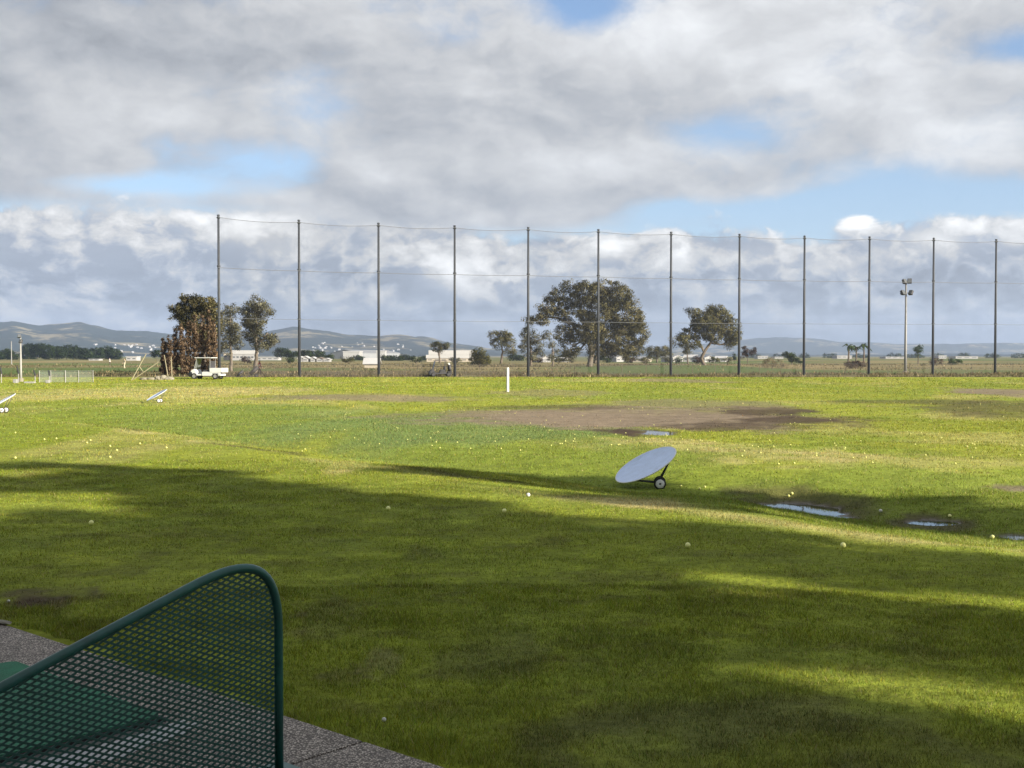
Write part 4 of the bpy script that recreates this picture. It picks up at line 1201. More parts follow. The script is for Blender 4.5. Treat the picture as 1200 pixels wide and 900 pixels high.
# dark tree belt far left, and hedgerow trees behind the course
hx = [(-6, 417, 9, 5), (6, 414, 9, 6.5), (15, 417, 6, 5), (33, 411, 9, 9), (44, 409, 9, 8), (55, 411, 9, 8), (66, 412, 9, 7), (78, 411, 9, 7), (89, 412, 9, 7), (100, 414, 8, 6), (112, 413, 9, 7), (124, 412, 9, 7), (134, 414, 9, 6)]
hl = ['cut by the left photo edge', 'behind the leftmost tee posts', 'just left of the white light pole', 'just right of the white light pole', 'highest of the belt, right of the white light pole', 'fourth tree right of the white light pole base', 'in the middle of the belt', 'right of the belt middle', 'above the right half of the mesh fence', 'in the low gap of the belt', 'first right of the low gap', 'second right of the low gap', 'right end of the belt']
for i, (x, y, rx, ry) in enumerate(hx):
    tree('belt_tree', x, 421, 700+random.uniform(-30, 60), [(x, y, rx, ry*.9), (x-rx*.4, y+2, rx*.6, ry*.8), (x+rx*.5, y+1.5, rx*.6, ry*.8), (x, y+ry*.7, rx, ry*.6)], None,
         'dark belt tree, %s' % hl[i], 'tree', MAT['dark_leaf'], MAT['bark'], 1.1, .95, 1.6, 'dark trees of the far left belt', seed=60+i, shell=.6)
hx = [(330, 413, 8, 6, 'just right of the narrow grey eucalyptus'), (343, 414, 8, 5, 'left of the second net pole'), (357, 414.5, 8, 5, 'just right of the second net pole'), (371, 415, 8, 5, 'above the small white houses'), (384, 418, 6, 3, 'right end of the trees near the second net pole'),
      (418, 420, 8, 4, 'left of the small white shed'), (452, 419.5, 8, 4, 'just right of the third net pole'), (464, 419.5, 8, 4, 'second right of the third net pole'), (476, 419.5, 8, 4, 'third right of the third net pole'), (497, 420, 7, 3.5, 'left of the white low building'),
      (184, 414, 6, 4, 'between the leaning timbers and cypresses'), (605, 419, 9, 4, 'behind the small grey trees left of the broad eucalyptus'), (545, 419, 7, 3, 'in front of the white low building'), (660, 419, 8, 4, 'beneath the broad eucalyptus'), (700, 419, 10, 4, 'behind the trunks of the broad eucalyptus')]
for i, (x, y, rx, ry, lab) in enumerate(hx):
    tree('hedge_tree', x, 422, 520+random.uniform(-30, 60), [(x, y, rx, ry*.8), (x-rx*.4, y+1, rx*.6, ry*.7), (x+rx*.5, y+.7, rx*.6, ry*.7)], None,
         'dark low tree, %s' % lab, 'tree', MAT['dark_leaf'], MAT['bark'], 1.2, .75, 1.3, 'dark low trees behind the course', seed=90+i, shell=.6)
sx = [(631, 'left of the house under the broad tree'), (655, 'right of the house under the broad tree'), (668, 'under the left half of the broad crown'), (712, 'just right of the broad trunk'), (737, 'between two houses right of the broad trunk'), (758, 'under the low spreading tree'), (783, 'just left of the seventh net pole'), (796, 'before the house by the seventh pole'), (819, 'at the leaning trunk'), (836, 'right of the leaning trunk'), (853, 'under the right edge of the leaning crown'), (340, 'before the small houses at the second pole'), (290, 'before the white two storey building'), (408, 'before the grey warehouse'), (535, 'before the low building behind the fourth pole'), (488, 'left of the low building behind the fourth pole')]
for i, (x, lab) in enumerate(sx):
    rx = random.uniform(3.5, 7.5)
    tree('scrub_bush', x, 424.6, 330+random.uniform(-20, 40), [(x-rx*.4, 421.5, rx*.7, 2.6+random.random()), (x+rx*.5, 422, rx*.6, 2.4)], None, 'low scrub bush, %s' % lab, 'bush',
         MAT[('rust', 'olive', 'euc_grey', 'dark_leaf')[i % 4]], MAT['bark'], 1.1, .5, .8, 'low scrub bushes behind the net', seed=150+i)
for i in range(11):
    x = 886+i*31+random.uniform(-8, 8); rx = random.uniform(5, 11)
    tree('horizon_tree', x, 419.5, 1100+random.uniform(0, 150), [(x, 417.5, rx, 2.4+random.random()*1.5), (x+rx*.5, 418.3, rx*.7, 1.8)], None,
         'tiny dark tree on the right horizon line', 'tree', MAT['dark_leaf'], MAT['bark'], .8, 1.4, 2.0, 'tiny trees along the right horizon', seed=120+i, shell=.6)

# ------------------------------------------------------------------ buildings
def building(x0, x1, yt, yb, D, label, wall, roof, kind='flat', dep=None, win=0, group=None, name='building', eave=.35, face=0, rf=.9):
    s = D/F; c = at((x0+x1)/2, yb, D); c.z = hz(c.x, c.y); W = (x1-x0)*s; H = at((x0+x1)/2, yt, D).z-c.z
    dp = dep or W*.7
    root = empty(name, c, face, label, 'building', group)
    hw = W/2; bm = bmesh.new()
    if kind == 'flat':
        box(bm, -hw, hw, 0, dp, -.3, H*rf); bm_obj('wall', bm, wall, root)
        bm = bmesh.new(); box(bm, -hw-.25, hw+.25, -.25, dp+.25, H*rf+.003, H, 0); bm_obj('roof', bm, roof, root)
    else:
        he = H*(1-eave)
        if kind == 'gable_side':       # ridge runs across the view
            box(bm, -hw, hw, 0, dp, -.3, he); 
            v = [bm.verts.new(p) for p in ((-hw, 0, he), (-hw, dp, he), (-hw, dp/2, H-.1), (hw, 0, he), (hw, dp, he), (hw, dp/2, H-.1))]
            bm.faces.new(v[:3]); bm.faces.new(v[3:][::-1]); bm_obj('wall', bm, wall, root)
            bm = bmesh.new()
            for sg in (0, 1):
                yy0 = -.3 if sg == 0 else dp+.3
                q = [(-hw-.3, yy0, he-.06), (hw+.3, yy0, he-.06), (hw+.3, dp/2, H), (-hw-.3, dp/2, H)]
                a = [bm.verts.new(p) for p in q]; b2 = [bm.verts.new((p[0], p[1], p[2]+.15)) for p in q]
                bm.faces.new(a); bm.faces.new(b2[::-1])
                for i in range(4): bm.faces.new((a[i], a[(i+1) % 4], b2[(i+1) % 4], b2[i]))
            bm_obj('roof', bm, roof, root)
        else:                          # gable faces the view
            box(bm, -hw, hw, 0, dp, -.3, he)
            v = [bm.verts.new(p) for p in ((-hw, 0, he), (hw, 0, he), (0, 0, H-.1), (-hw, dp, he), (hw, dp, he), (0, dp, H-.1))]
            bm.faces.new(v[:3]); bm.faces.new(v[3:][::-1]); bm_obj('wall', bm, wall, root)
            bm = bmesh.new()
            for sg in (-1, 1):
                q = [(sg*(hw+.3), -.3, he-.06), (sg*(hw+.3), dp+.3, he-.06), (0, dp+.3, H), (0, -.3, H)]
                a = [bm.verts.new(p) for p in q]; b2 = [bm.verts.new((p[0], p[1], p[2]+.15)) for p in q]
                bm.faces.new(a); bm.faces.new(b2[::-1])
                for i in range(4): bm.faces.new((a[i], a[(i+1) % 4], b2[(i+1) % 4], b2[i]))
            bm_obj('roof', bm, roof, root)
    hw_ = H*rf if kind == 'flat' else H*(1-eave)
    for i in range(win):
        wx = -hw+W*(i+.5)/win; ww = W/win*.3
        bm = bmesh.new(); box(bm, wx-ww, wx+ww, -.06, -.004, hw_*.42, hw_*.66); bm_obj('window', bm, MAT['glass_dark'], root)
    return root
building(272, 298, 410.5, 421.5, 600, 'white two storey building with dark window rows left of the narrow grey eucalyptus', MAT['wall_white'], MAT['roof_white'], 'flat', 9, 6, rf=.62)
building(262, 272, 413, 421.5, 610, 'low tan building joining the white two storey building', MAT['wall_tan'], MAT['roof_grey'], 'flat', 8, 2)
building(300, 326, 418, 422, 580, 'long low white building behind the narrow grey eucalyptus trunk', MAT['wall_white'], MAT['roof_white'], 'flat', 8, 4)
building(384, 424, 410, 420.5, 900, 'wide grey gabled warehouse between the second and third net poles', MAT['roof_grey'], MAT['roof_grey'], 'gable', 60, 0, face=R(-25))
building(402, 421, 411.5, 417, 870, 'long white warehouse side wall left of the third net pole', MAT['wall_white'], MAT['roof_white'], 'flat', 20, 0)
building(421, 452, 410.5, 420.5, 930, 'grey warehouse crossed by the third net pole', MAT['roof_grey'], MAT['roof_grey'], 'gable_side', 40, 0)
building(441, 451, 411, 416, 880, 'small white warehouse end wall right of the third net pole', MAT['wall_white'], MAT['roof_white'], 'flat', 12, 0)
building(427, 443.5, 420.5, 429, 222, 'small white roofed shed just left of the third net pole', MAT['wall_tan'], MAT['roof_white'], 'gable_side', 2.6, 0, name='shed', eave=.55)
building(503, 553, 410.5, 415, 470, 'upper white storey of the low building behind the dark golf cart', MAT['wall_white'], MAT['roof_white'], 'flat', 12, 5, rf=.6)
building(500, 556, 415.8, 423, 440, 'low wide white building behind the fourth net pole', MAT['wall_tan'], MAT['roof_white'], 'flat', 10, 7, rf=.5)
hs = [(349, 355, 418, 423, 'small white house just left of the second net pole'), (354.5, 361, 417.5, 423, 'small white house just right of the second net pole'), (364, 369, 418.5, 423, 'small pale house third right of the narrow eucalyptus'), (371, 378, 419, 424, 'brown roofed small house left of the white gable'), (379, 386, 420, 425, 'small white gable house at the right end of the little house row')]
for i, (a, b_, c, d, lab) in enumerate(hs): building(a, b_, c, d, 430, lab, MAT['wall_white'], MAT['roof_brown'] if i in (3,) else MAT['roof_white'], 'gable', 5, 1, 'small houses right of the second net pole', 'house')
hs = [(633, 646, 417, 424, 'white house left under the broad eucalyptus'), (650, 662, 419, 424, 'pale low house under the broad eucalyptus crown'), (722, 733, 416.5, 424, 'white house right of the broad eucalyptus trunk'), (740, 754, 418, 424, 'tan roofed house under the right side of the broad eucalyptus'),
      (788, 801, 416.5, 424, 'white house just right of the seventh net pole'), (801, 815, 416, 424.5, 'white gabled house left of the leaning tree trunk'), (825, 838, 417, 424, 'white house just right of the leaning tree trunk'), (838, 850, 417.5, 424, 'second white house right of the leaning tree trunk'), (752, 764, 419, 424, 'pale low house beside the low dark spreading tree')]
for i, (a, b_, c, d, lab) in enumerate(hs): building(a, b_, c, d, 400+i % 3*14, lab, MAT['wall_tan'] if i in (3, 8) else MAT['wall_white'], MAT['roof_white'] if i % 3 else MAT['roof_grey'], 'gable_side' if i % 2 else 'gable', 9, 2, 'white houses behind the course', 'house', face=R(-15 if i % 2 else 20))
hs = [(981, 998, 416.5, 420.5, 'white low building left of the small palms'), (1038, 1060, 418, 420.5, 'long low white building left of the floodlight pole'), (1100, 1109, 416.5, 420, 'small pale building right of the eleventh net pole'), (1120, 1146, 417.5, 420, 'long pale warehouse far right of the eleventh net pole'), (888, 900, 417, 420, 'grey low building right of the rusty shrub'), (908, 918, 418, 420.5, 'tiny white building behind the tan dry grass')]
for i, (a, b_, c, d, lab) in enumerate(hs): building(a, b_, c, d, 900, lab, MAT['wall_white'], MAT['roof_white'], 'flat', 15, 3, name='warehouse')
building(104, 116, 420.5, 422.5, 560, 'low white building right end of the far left tree belt', MAT['wall_white'], MAT['roof_white'], 'flat', 5, 2)
building(148, 160, 417.5, 422.5, 560, 'white building left of the leaning timbers', MAT['wall_white'], MAT['roof_white'], 'flat', 6, 2)

# ------------------------------------------------------------------ hills
def hills(name, prof, D0, D1, D2, seed, jag):
    az = np.radians(np.arange(-52, 52.01, .16)); rr = np.concatenate([np.linspace(D0, D1, 34), np.linspace(D1, D2, 14)[1:]])
    pxs = 600+F*np.tan(az); P = np.array(prof)
    top = np.interp(pxs, P[:, 0], (417-P[:, 1])/F)*D1
    A, RR = np.meshgrid(az, rr, indexing='ij'); T = np.repeat(top[:, None], len(rr), 1)
    f = np.where(RR < D1, sstep(D0, D1, RR)*.6+.4*np.clip((RR-D0)/(D1-D0), 0, 1), 1-sstep(D1, D2, RR))
    X = np.sin(A)*RR; Y = np.cos(A)*RR
    nz = fbm(X*.0011, Y*.0011, seed, 5)-.5; n2 = fbm(X*.006, Y*.006, seed+9, 4)-.5
    Z = T*(f+nz*jag*f*(1.25-f)*2.6) + n2*f*26 + CAMZ - 3*(1-f)
    nA, nR = len(az), len(rr); i = np.arange(nA-1)[:, None]; j = np.arange(nR-1)[None, :]
    fc = np.stack([i*nR+j, (i+1)*nR+j, (i+1)*nR+j+1, i*nR+j+1], -1).reshape(-1, 4)
    o = np_mesh(name, np.stack([X, Y, Z], -1).reshape(-1, 3), fc, MAT['hill'], True); tag(o, kind='structure')
    return lambda px, fr: None
HP = [(-900, 385), (-400, 380), (-100, 378), (0, 379), (15, 377), (45, 383), (70, 381), (95, 380), (130, 386), (165, 388), (200, 392), (240, 396), (280, 395), (320, 388), (345, 383), (375, 386), (405, 390), (440, 391), (470, 391), (500, 395), (530, 402), (565, 408), (610, 412), (760, 414), (900, 416), (2000, 416)]
hills('hills', HP, 3600, 5200, 6600, 500, .55)
HP2 = [(-900, 412), (500, 412), (700, 410), (800, 404), (870, 398), (905, 395), (950, 396), (1000, 401), (1060, 403), (1120, 403), (1200, 404), (1400, 400), (2000, 404)]
hills('far_hills', HP2, 6600, 7600, 8300, 600, .25)
# town houses scattered on the foot of the hills
hm, hr = None, None
pts = [(RNG.uniform(110, 195), RNG.uniform(403, 414)) for _ in range(34)]+[(RNG.uniform(360, 520), RNG.uniform(402, 412)) for _ in range(40)]
dgx = bpy.context.evaluated_depsgraph_get(); hill_o = bpy.data.objects['hills']
from mathutils.bvhtree import BVHTree
bv = BVHTree.FromObject(hill_o, dgx)
town = None
for i, (px, py) in enumerate(pts):
    dx, dz = ray(px, py); d = Vector((dx, 1, dz)).normalized(); hit = bv.ray_cast(Vector((0, 0, CAMZ)), d)
    if hit[0] is None: continue
    if town is None:
        bm = bmesh.new(); box(bm, -4.5, 4.5, -4, 4, -3, 3.6); w = bm_obj('hillside_house', bm, MAT['wall_white'])
        bm = bmesh.new(); extr(bm, [(-5, 3.61), (0, 5.6), (5, 3.61)], -4.3, 4.3); r_ = bm_obj('roof', bm, MAT['roof_white'], w); town = (w, r_)
        tag(w, 'tiny white house in the town at the foot of the hazy hills', 'house', 'town houses at the foot of the hills'); o = w
    else:
        o = town[0].copy(); COL.objects.link(o); c = town[1].copy(); COL.objects.link(c); c.parent = o
    o.location = hit[0]; o.rotation_euler = (0, 0, random.uniform(-.6, .6)); sc = random.uniform(.45, .95); o.scale = (sc, sc, sc)

# ------------------------------------------------------------------ golf balls
bm = bmesh.new(); bmesh.ops.create_icosphere(bm, subdivisions=3, radius=1)
ball_me = bpy.data.meshes.new('golf_ball'); bm.to_mesh(ball_me); bm.free()
for p in ball_me.polygons: p.use_smooth = True
ball_me.materials.append(MAT['ball'])
ball_me3 = ball_me.copy(); ball_me3.materials.clear(); ball_me3.materials.append(MAT['ball_near'])
ball_me2 = ball_me.copy(); ball_me2.materials.clear(); ball_me2.materials.append(MAT['ball_white'])
def ball(px, py, label, group, white=False, rad=None):
    g = ground(px, py); d = g.y
    r = rad or (.024 if d < 20 else max(.0155, .0205-.0003*(d-20)))
    o = bpy.data.objects.new('golf_ball', ball_me2 if white else ball_me3 if d < 18.5 else ball_me); COL.objects.link(o)
    o.location = g+Vector((0, 0, r*(1.35 if d < 18.5 else 1.1))); o.scale = (r, r, r); o.rotation_euler = (random.random()*3, random.random()*3, 0)
    tag(o, label, 'golf ball', group)
for px, py, lab in ((107, 616, 'yellow golf ball alone in the shaded grass on the left'), (455, 599, 'yellow golf ball left of two in the shade edge below the marker post'), (591, 602, 'yellow golf ball in the shade edge straight below the marker post'),
                    (806, 643, 'nearest yellow golf ball in the shade below the large round target'), (988, 643, 'yellow golf ball in the shade below the long puddle'), (619, 583, 'pale golf ball in the light strip left of the large round target'),
                    (928, 580, 'golf ball just behind the long puddle'), (1032, 601, 'pale golf ball between the two larger puddles'), (1113, 607, 'golf ball at the back edge of the second puddle'), (1163, 632, 'golf ball at the tip of the rightmost puddle'),
                    (798, 571, 'golf ball just right of the white wheel of the large round target'), (820, 574, 'left one of two touching golf balls right of the large round target'), (826, 572, 'right one of two touching golf balls right of the large round target'), (924, 583, 'golf ball close before the one behind the long puddle'), (450, 847, 'small pale chip of a broken ball in the grass near the concrete edge'), (326, 781, 'small pale chip of a broken ball close to the divider post'), (10, 707, 'small pale chip of a broken ball on the bare scar at the left photo edge')):
    ball(px, py, lab, 'golf balls in the near grass', lab.startswith('pale') or lab.startswith('small'), .011 if lab.startswith('small') else None)  # the small ones are white chips drawn as tiny balls
def balls(n, x0, x1, y0, y1, lab, grp, pts=()):
    for px, py in pts: ball(px, py, lab, grp)
    for _ in range(n): ball(RNG.uniform(x0, x1), RNG.uniform(y0, y1), lab, grp)
balls(0, -10, 330, 500, 545, 'yellow golf ball on the lit slope at left before the shadow', 'golf balls on the left lit slope', [(18, 508), (52, 516), (66, 515), (102, 520), (106, 517), (129, 524), (137, 529), (129, 537), (164, 521), (195, 526), (18, 538)])
balls(34, 580, 860, 508, 530, 'yellow golf ball in the dense scatter just behind the large round target', 'golf balls scattered behind the large target')
balls(60, 862, 1215, 486, 545, 'yellow golf ball on the lit rise right of the bare earth', 'golf balls on the right lit rise')
balls(34, 340, 578, 470, 530, 'yellow golf ball on the rough grass left of the bare earth', 'golf balls left of the bare earth')
balls(22, 580, 862, 478, 505, 'yellow golf ball on or beside the brown bare earth', 'golf balls on the bare earth')
balls(40, 600, 1215, 450, 475, 'tiny far golf ball between the bare earth and the net', 'far golf balls before the net')

# ------------------------------------------------------------------ unseen trees and added buildings that cast the foreground shade
def P3(t, p, z): return Vector((S2[0]*t+N2[0]*p, S2[1]*t+N2[1]*p, z))
TANE = math.tan(SUN_EL); TC = 17.0
def inside(px, py, poly):
    c = False; n = len(poly)
    for k in range(n):
        (x1, y1), (x2, y2) = poly[k], poly[k-1]
        if (y1 > py) != (y2 > py) and px < (x2-x1)*(py-y1)/(y2-y1)+x1: c = not c
    return c
def to_px(x, y, z):
    dz = z-CAMZ; f = y*cP-dz*sP; u = y*sP+dz*cP
    return 600+F*x/f, 450-F*u/f
SHADE = [[(-260, 543), (100, 545), (260, 553), (250, 557), (100, 551), (-260, 551)],
         [(-260, 561), (130, 560), (200, 555), (280, 561), (350, 571), (500, 587), (640, 602), (760, 615), (880, 628), (1000, 643), (1250, 664), (1340, 684), (1200, 696), (1110, 692), (1000, 686), (850, 681), (700, 674), (500, 650), (300, 628), (240, 606), (170, 589), (100, 575), (-260, 573)],
         [(-260, 612), (0, 609), (150, 610), (220, 606), (300, 625), (500, 648), (700, 670), (840, 688), (950, 706), (1110, 721), (1300, 733), (1340, 830), (1150, 818), (1050, 802), (950, 792), (850, 786), (760, 800), (700, 840), (600, 900), (-260, 900)]]
SWALE = [(455, 549), (560, 552), (660, 557), (760, 566), (830, 577), (930, 582), (1100, 590), (1300, 598), (1300, 640), (1100, 625), (1000, 612), (900, 603), (800, 594), (700, 580), (600, 566), (520, 558)]
lobes_t = []
for p in np.arange(5.75, 29, .5):
    for t in np.arange(3, -24, -1.5):
        x = S2[0]*t+N2[0]*p; y = S2[1]*t+N2[1]*p
        if y < 3.5: continue
        z = hz(x, y); px, py = to_px(x, y, z)
        if any(inside(px, py, q) for q in SHADE) or inside(px, py, SWALE):
            lobes_t.append((p, t-z/TANE))
def shade_tree(p0, p1, label, seed, leafmat):
    """a tree beside the tee whose crown fills the heights that shade the grass"""
    ls = [l for l in lobes_t if p0 <= l[0] < p1]
    if not ls: return
    rng = np.random.default_rng(seed)
    pm = sum(l[0] for l in ls)/len(ls); b = P3(TC, pm, 0); b.z = hz(b.x, b.y)
    root = empty('shade_tree', b, 0, label, 'tree', 'trees right of the tee')
    lob = []
    for p, t in ls:
        dt = rng.uniform(-.7, .7); c = P3(TC+dt, p, 0)-Vector((b.x, b.y, 0))
        lob.append((c.x, c.y, (TC+dt-t)*TANE-b.z, .40, .40, .40))
    crown_mesh(lob, len(lob)*9, len(lob)*380, .30, .27, leafmat, seed=seed, parent=root, shell=.1)
    H = max(l[2] for l in lob)
    bm = bmesh.new(); tube(bm, [(0, 0, -.1), (.05, 0, H*.4), (0, .05, H*.8)], [.22, .15, .06], 9)
    for l in lob[::3]:
        pts_, rs_ = limb((0, 0, max(.5, min(H*.75, l[2]*.7))), l[:3], .05, .02, .06, rng); tube(bm, pts_, rs_, 5)
    bm_obj('trunk', bm, MAT['bark'], root, True)
def hgt(tg): return (TC-tg)*TANE
shade_tree(5, 8.4, 'unseen tree, crown shaped to its shadow, beside the clubhouse', 203, MAT['euc'])
shade_tree(8.4, 11.4, 'unseen tall tree, crown shaped to its shadow, right of the tee', 202, MAT['euc'])
shade_tree(11.4, 14.4, 'unseen tall tree, crown shaped to its shadow, farther along the range', 204, MAT['euc'])
shade_tree(14.4, 30, 'unseen dark tree, crown shaped to its shadow, farthest along the range', 201, MAT['dark_leaf'])
# clubhouse added unseen behind the tee to keep the near grass in shade
cb = P3(TC-.5, -3.2, 0); cb.z = -.05
root = empty('shade_building', cb, math.atan2(N2[1], N2[0]), 'tan clubhouse with gabled grey roof, unseen behind the tee, added for shade', 'building')
bm = bmesh.new(); box(bm, -9, 8.75, -5, 5, 0, 6.2); bm_obj('wall', bm, MAT['wall_tan'], root)
bm = bmesh.new(); extr(bm, [(-6, 6.21), (0, 9.3), (6, 6.21)], -9.5, 9.2); o = bm_obj('roof', bm, MAT['roof_brown'], root); o.rotation_euler = (0, 0, R(90))
o.rotation_euler = (0, 0, R(-90))
for i in range(5):
    for z in (1.0, 3.9):
        bm = bmesh.new(); box(bm, -7.8+3.3*i, -6.2+3.3*i, 5.004, 5.06, z, z+1.3); bm_obj('window', bm, MAT['glass_dark'], root)
# unseen roof added overhead to darken the foreground
sh = empty('shade_shelter', MD*0 + UD*0, math.atan2(-UD.y, -UD.x), 'unseen timber roof added to block sky light over the tee', 'shelter')
bm = bmesh.new(); box(bm, -9, 8, -6.0, 1.15, 2.95, 3.1); bm_obj('roof', bm, MAT['timber_dark'], sh)
bm = bmesh.new(); box(bm, -9, 8, -6.2, -6.0, TOP+.002, 3.1); bm_obj('back_wall', bm, MAT['wall_tan'], sh)
for x in (-8.5, -4.5, 3.5, 7.5):
    bm = bmesh.new(); box(bm, x-.07, x+.07, .8, .94, TOP+.002, 2.945); bm_obj('post', bm, MAT['timber_dark'], sh)

# ------------------------------------------------------------------ haze
HAZE = True
if HAZE:
    m = bpy.data.materials.new('haze air'); m.use_nodes = True; nt = m.node_tree; nt.nodes.clear()
    out = nt.nodes.new('ShaderNodeOutputMaterial'); pv = nt.nodes.new('ShaderNodeVolumePrincipled')
    pv.inputs['Color'].default_value = (.55, .70, 1.0, 1); pv.inputs['Density'].default_value = 1.1e-4; pv.inputs['Anisotropy'].default_value = .15
    nt.links.new(pv.outputs[0], out.inputs['Volume'])
    bm = bmesh.new(); box(bm, -9300, 9300, -9300, 9300, -6, 300)
    hzo = bm_obj('haze', bm, m); tag(hzo, kind='stuff')
    hzo['label'] = 'thin pale blue haze in the air before the far hills'; hzo['category'] = 'haze'

# ------------------------------------------------------------------ sky
def make_world():
    w = bpy.data.worlds.new('World'); SC.world = w; w.use_nodes = True
    g = G(w.node_tree); bg = g.n['Background']
    sky = g.n.new('ShaderNodeTexSky'); sky.sky_type = 'NISHITA'; sky.sun_disc = False
    sky.sun_elevation = SUN_EL; sky.sun_rotation = SUN_AZ; sky.altitude = 0; sky.air_density = 1.0; sky.dust_density = .6; sky.ozone_density = 1.4
    d = g.n.new('ShaderNodeTexCoord').outputs['Generated']
    X, Y, Z = g.sep(d)
    az = g.m('MULTIPLY', g.m('ARCTAN2', X, Y), 180/math.pi); el = g.m('MULTIPLY', g.m('ARCSINE', Z), 180/math.pi)
    AE = g.xyz(az, el, 0)
    def A(px): return math.degrees(math.atan((px-600)/F))
    def E(py): return math.degrees(math.atan((417-py)/F))
    def blobs(lst):
        t = None
        for (px, py, sx, sy, a) in lst:
            v = g.gauss(AE, A(px), E(py), sx/24.4, sy/24.4, a); t = v if t is None else g.m('ADD', t, v)
        return t
    # domain warp for billows
    wv = g.noise(g.vm('MULTIPLY', AE, (.16, .22, 1)), 1.0, 3, .5, col=True)
    wc = g.vm('SUBTRACT', wv, (.5, .5, .5))
    wd = g.vm('SUBTRACT', g.noise(g.vm('MULTIPLY', AE, (.9, 1.2, 1)), 1.0, 4, .55, col=True), (.5, .5, .5))
    W = g.vm('ADD', g.vm('ADD', AE, g.vm('MULTIPLY', wc, (3.2, 1.6, 0))), g.vm('MULTIPLY', wd, (.9, .6, 0)))
    # ---- upper deck
    U1 = g.vm('MULTIPLY', W, (.115, .20, 1)); U1 = g.vm('ADD', U1, (3.1, 7.7, 2.0))
    nU = g.noise(U1, 1.0, 10, .63); nUo = g.noise(g.vm('ADD', U1, (.10, .16, 0)), 1.0, 4, .5)
    gaps = blobs([(692, 10, 60, 34, -.52), (345, 128, 80, 34, -.24), (830, 158, 85, 26, -.20), (540, 40, 50, 25, -.14), (1192, 85, 40, 22, -.40), (160, 226, 120, 13, -.40), (330, 195, 90, 22, -.34), (960, 252, 190, 18, -.62), (1150, 240, 150, 26, -.42), (1020, 215, 70, 20, -.22), (790, 246, 50, 12, -.2),
                  (150, 110, 220, 60, .22), (560, 180, 120, 50, .20), (700, 160, 140, 45, .16), (1090, 130, 100, 45, .18), (900, 50, 220, 45, .16), (640, 225, 80, 30, .25), (580, 238, 130, 26, .5), (430, 215, 60, 24, .30), (60, 205, 90, 20, .15)])
    covU = g.m('ADD', g.m('ADD', g.m('MULTIPLY', g.m('SUBTRACT', nU, .5), 1.3), .34), gaps)
    aU = g.ss(covU, -.06, .38)
    hiU = g.ss(g.m('ADD', el, blobs([(610, 250, 130, 40, 1.1), (420, 240, 80, 40, .5)])), E(272), E(236)); aU = g.m('MULTIPLY', aU, hiU)
    relU = g.m('SUBTRACT', nU, nUo)
    brU = g.m('MULTIPLY', 1.6, blobs([(640, 205, 110, 26, .07), (760, 50, 90, 45, .17), (990, 20, 140, 60, .13), (560, 110, 50, 25, .09), (130, 150, 160, 30, .05), (1120, 180, 90, 40, .12), (960, 110, 120, 40, .06), (60, 60, 160, 80, -.07), (560, 225, 130, 26, -.06), (250, 205, 110, 20, -.07), (880, 205, 80, 22, -.06), (1170, 220, 60, 25, -.06), (240, 30, 160, 40, -.02), (440, 210, 50, 20, .10), (700, 190, 60, 22, .08)]))
    vU = g.m('ADD', g.m('ADD', g.m('ADD', .59, brU), g.m('MULTIPLY', relU, 1.05)), g.m('MULTIPLY', g.m('SUBTRACT', covU, .4), -.08))
    vU = g.m('MAXIMUM', g.m('ADD', vU, g.m('MULTIPLY', g.m('SUBTRACT', g.noise(g.vm('MULTIPLY', W, (.42, .62, 1)), 1.0, 6, .6), .5), .16)), .2)
    cU = g.mix(1., g.mix(g.ss(vU, .40, .68), (.935, .985, 1.06), (.985, 1.0, 1.02)), g.xyz(vU, vU, vU), 'MULTIPLY')
    # ---- lower cumulus bank
    B1 = g.vm('ADD', g.vm('MULTIPLY', W, (.24, .38, 1)), (11.3, 4.2, 5.0))
    def puff(v, det):
        vo = g.n.new('ShaderNodeTexVoronoi'); vo.voronoi_dimensions = '3D'; vo.feature = 'F1'; g.l.new(v, vo.inputs['Vector'])
        vo.inputs['Scale'].default_value = 1.9; vo.inputs['Detail'].default_value = 4; vo.inputs['Roughness'].default_value = .52; vo.normalize = True
        c_ = g.m('SUBTRACT', 1.0, vo.outputs['Distance'])
        return g.m('ADD', g.m('MULTIPLY', g.noise(v, 1.0, det, .65), .80), g.m('MULTIPLY', g.m('SUBTRACT', c_, .42), .48))
    nB = puff(B1, 10); nBo = puff(g.vm('ADD', B1, (.12, .24, 0)), 8)
    topB = blobs([(150, 250, 60, 26, .22), (300, 270, 70, 36, .26), (60, 262, 80, 30, .16), (420, 240, 80, 40, .22), (470, 290, 80, 30, .20), (560, 300, 60, 28, .15), (700, 300, 100, 26, .15), (800, 292, 26, 18, .24), (1003, 270, 22, 16, .34), (1085, 296, 46, 22, .30), (890, 305, 60, 18, .16), (1190, 300, 40, 20, .12), (570, 290, 40, 18, -.14), (935, 290, 40, 18, -.18), (650, 250, 40, 15, -.05), (520, 250, 70, 24, .25)])
    covB = g.m('ADD', g.m('ADD', g.m('MULTIPLY', g.m('SUBTRACT', nB, .5), 1.15), g.ss(el, E(225), E(345), -.42, .62, 'LINEAR')), topB)
    aB = g.ss(covB, -.02, .16)
    relB = g.m('MAXIMUM', g.m('SUBTRACT', nB, nBo), -.06)
    litB = g.m('MULTIPLY', g.ss(nB, .38, .60, .5, 2.0), blobs([(150, 246, 34, 16, .34), (285, 262, 46, 24, .24), (330, 300, 40, 22, .12), (430, 200, 40, 22, .12), (545, 315, 46, 28, .20), (480, 290, 30, 16, .12), (715, 292, 40, 20, .22), (798, 292, 16, 13, .34), (1002, 268, 20, 13, .34), (1085, 292, 36, 16, .30), (890, 306, 40, 16, .10), (590, 330, 80, 20, .08), (1190, 292, 20, 10, .2), (60, 330, 140, 30, .03), (420, 345, 100, 10, .07)]))
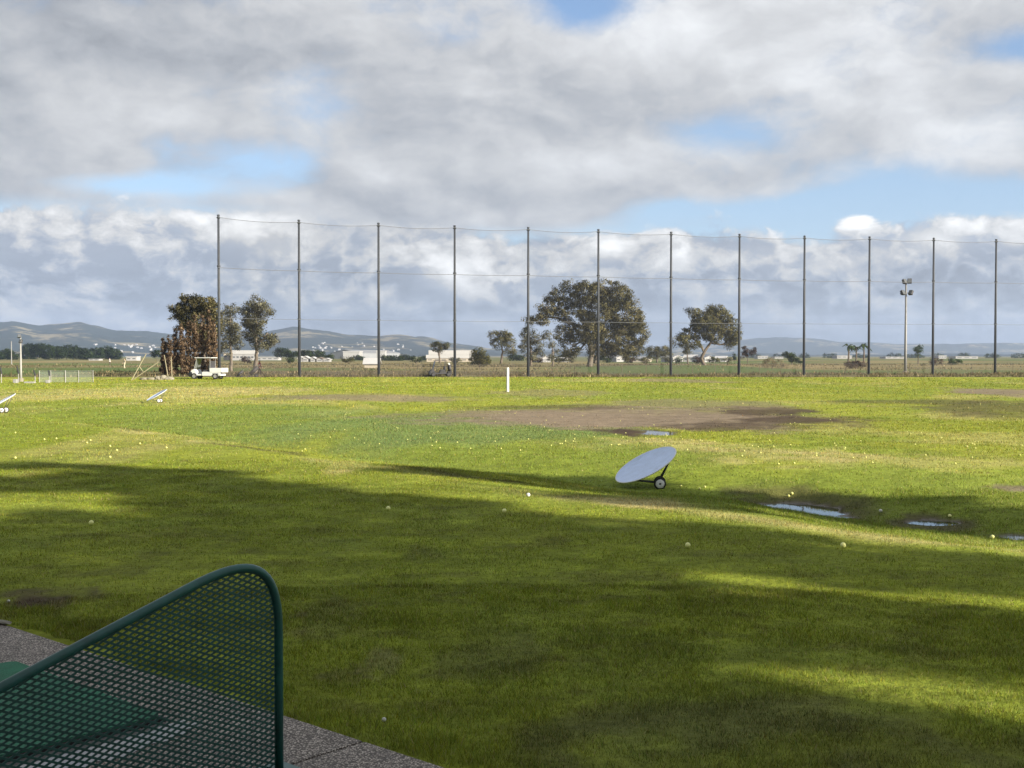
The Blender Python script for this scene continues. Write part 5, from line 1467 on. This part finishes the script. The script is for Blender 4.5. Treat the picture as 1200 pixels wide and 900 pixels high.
    edgeB = g.m('MULTIPLY', g.m('MULTIPLY', g.ss(covB, .02, .20), g.ss(covB, .5, .22)), .08)
    St = g.noise(g.vm('MULTIPLY', W, (.13, 1.05, 1)), 1.0, 6, .6)
    strk = g.m('MULTIPLY', g.m('SUBTRACT', St, .5), g.ss(el, E(300), E(370), .15, .62))
    baseB = g.ss(el, E(255), E(400), .56, .40, 'LINEAR')
    vB = g.m('ADD', g.m('ADD', g.m('ADD', baseB, litB), g.m('MULTIPLY', relB, g.ss(el, E(410), E(310), .9, 2.4))), g.m('ADD', edgeB, strk))
    vB = g.m('MAXIMUM', vB, .18)
    cB = g.mix(1., g.mix(g.ss(vB, .42, .74), (.86, .965, 1.14), (1.015, 1.01, .99)), g.xyz(vB, vB, vB), 'MULTIPLY')
    # dark blue rain veil low on the right
    veil = g.m('MULTIPLY', g.ss(el, E(383), E(398)), g.ss(az, A(560), A(900)))
    cB = g.mix(g.m('MULTIPLY', veil, .35), cB, (.235, .30, .43))
    # ---- clear sky
    skc = g.mix(1., sky.outputs[0], (SKYG*.92, SKYG*.98, SKYG*1.12), 'MULTIPLY')
    pale = g.ss(el, E(60), E(300))
    skc = g.mix(g.m('MULTIPLY', pale, .35), skc, (.44, .60, .86))
    c = g.mix(aB, skc, cB)
    c = g.mix(aU, c, cU)
    # scale so the clouds carry their radiance through the same background strength
    k = CLOUD/STR
    c = g.mix(1., c, (k, k, k), 'MULTIPLY')
    g.l.new(c, bg.inputs['Color']); bg.inputs['Strength'].default_value = STR
    w.cycles.sampling_method = 'MANUAL'; w.cycles.sample_map_resolution = 512
EXPO = 1.45
STR = .08
CLOUD = 1/2**EXPO
SKYG = .16
make_world()

sun = bpy.data.lights.new('sun', 'SUN'); sun.energy = 5.0; sun.angle = R(.6); sun.color = (1.0, .90, .74)
so = bpy.data.objects.new('sun', sun); COL.objects.link(so)
sd = Vector((S2[0]*math.cos(SUN_EL), S2[1]*math.cos(SUN_EL), math.sin(SUN_EL)))
so.rotation_euler = sd.to_track_quat('Z', 'Y').to_euler()

cam = bpy.data.cameras.new('camera'); co = bpy.data.objects.new('camera', cam); COL.objects.link(co)
co.location = (0, 0, CAMZ); co.rotation_euler = (math.pi/2-PITCH, 0, 0)
cam.sensor_fit = 'HORIZONTAL'; cam.sensor_width = 36; cam.lens = 36*F/1200; cam.clip_start = .05; cam.clip_end = 30000
SC.camera = co

SC.view_settings.view_transform = 'Standard'; SC.view_settings.look = 'None'; SC.view_settings.gamma = 1
SC.view_settings.exposure = EXPO
SC.cycles.use_denoising = True
SC.cycles.max_bounces = 6; SC.cycles.diffuse_bounces = 2; SC.cycles.glossy_bounces = 3; SC.cycles.transmission_bounces = 3
SC.cycles.transparent_max_bounces = 24; SC.cycles.volume_bounces = 0
SC.cycles.sample_clamp_indirect = 6
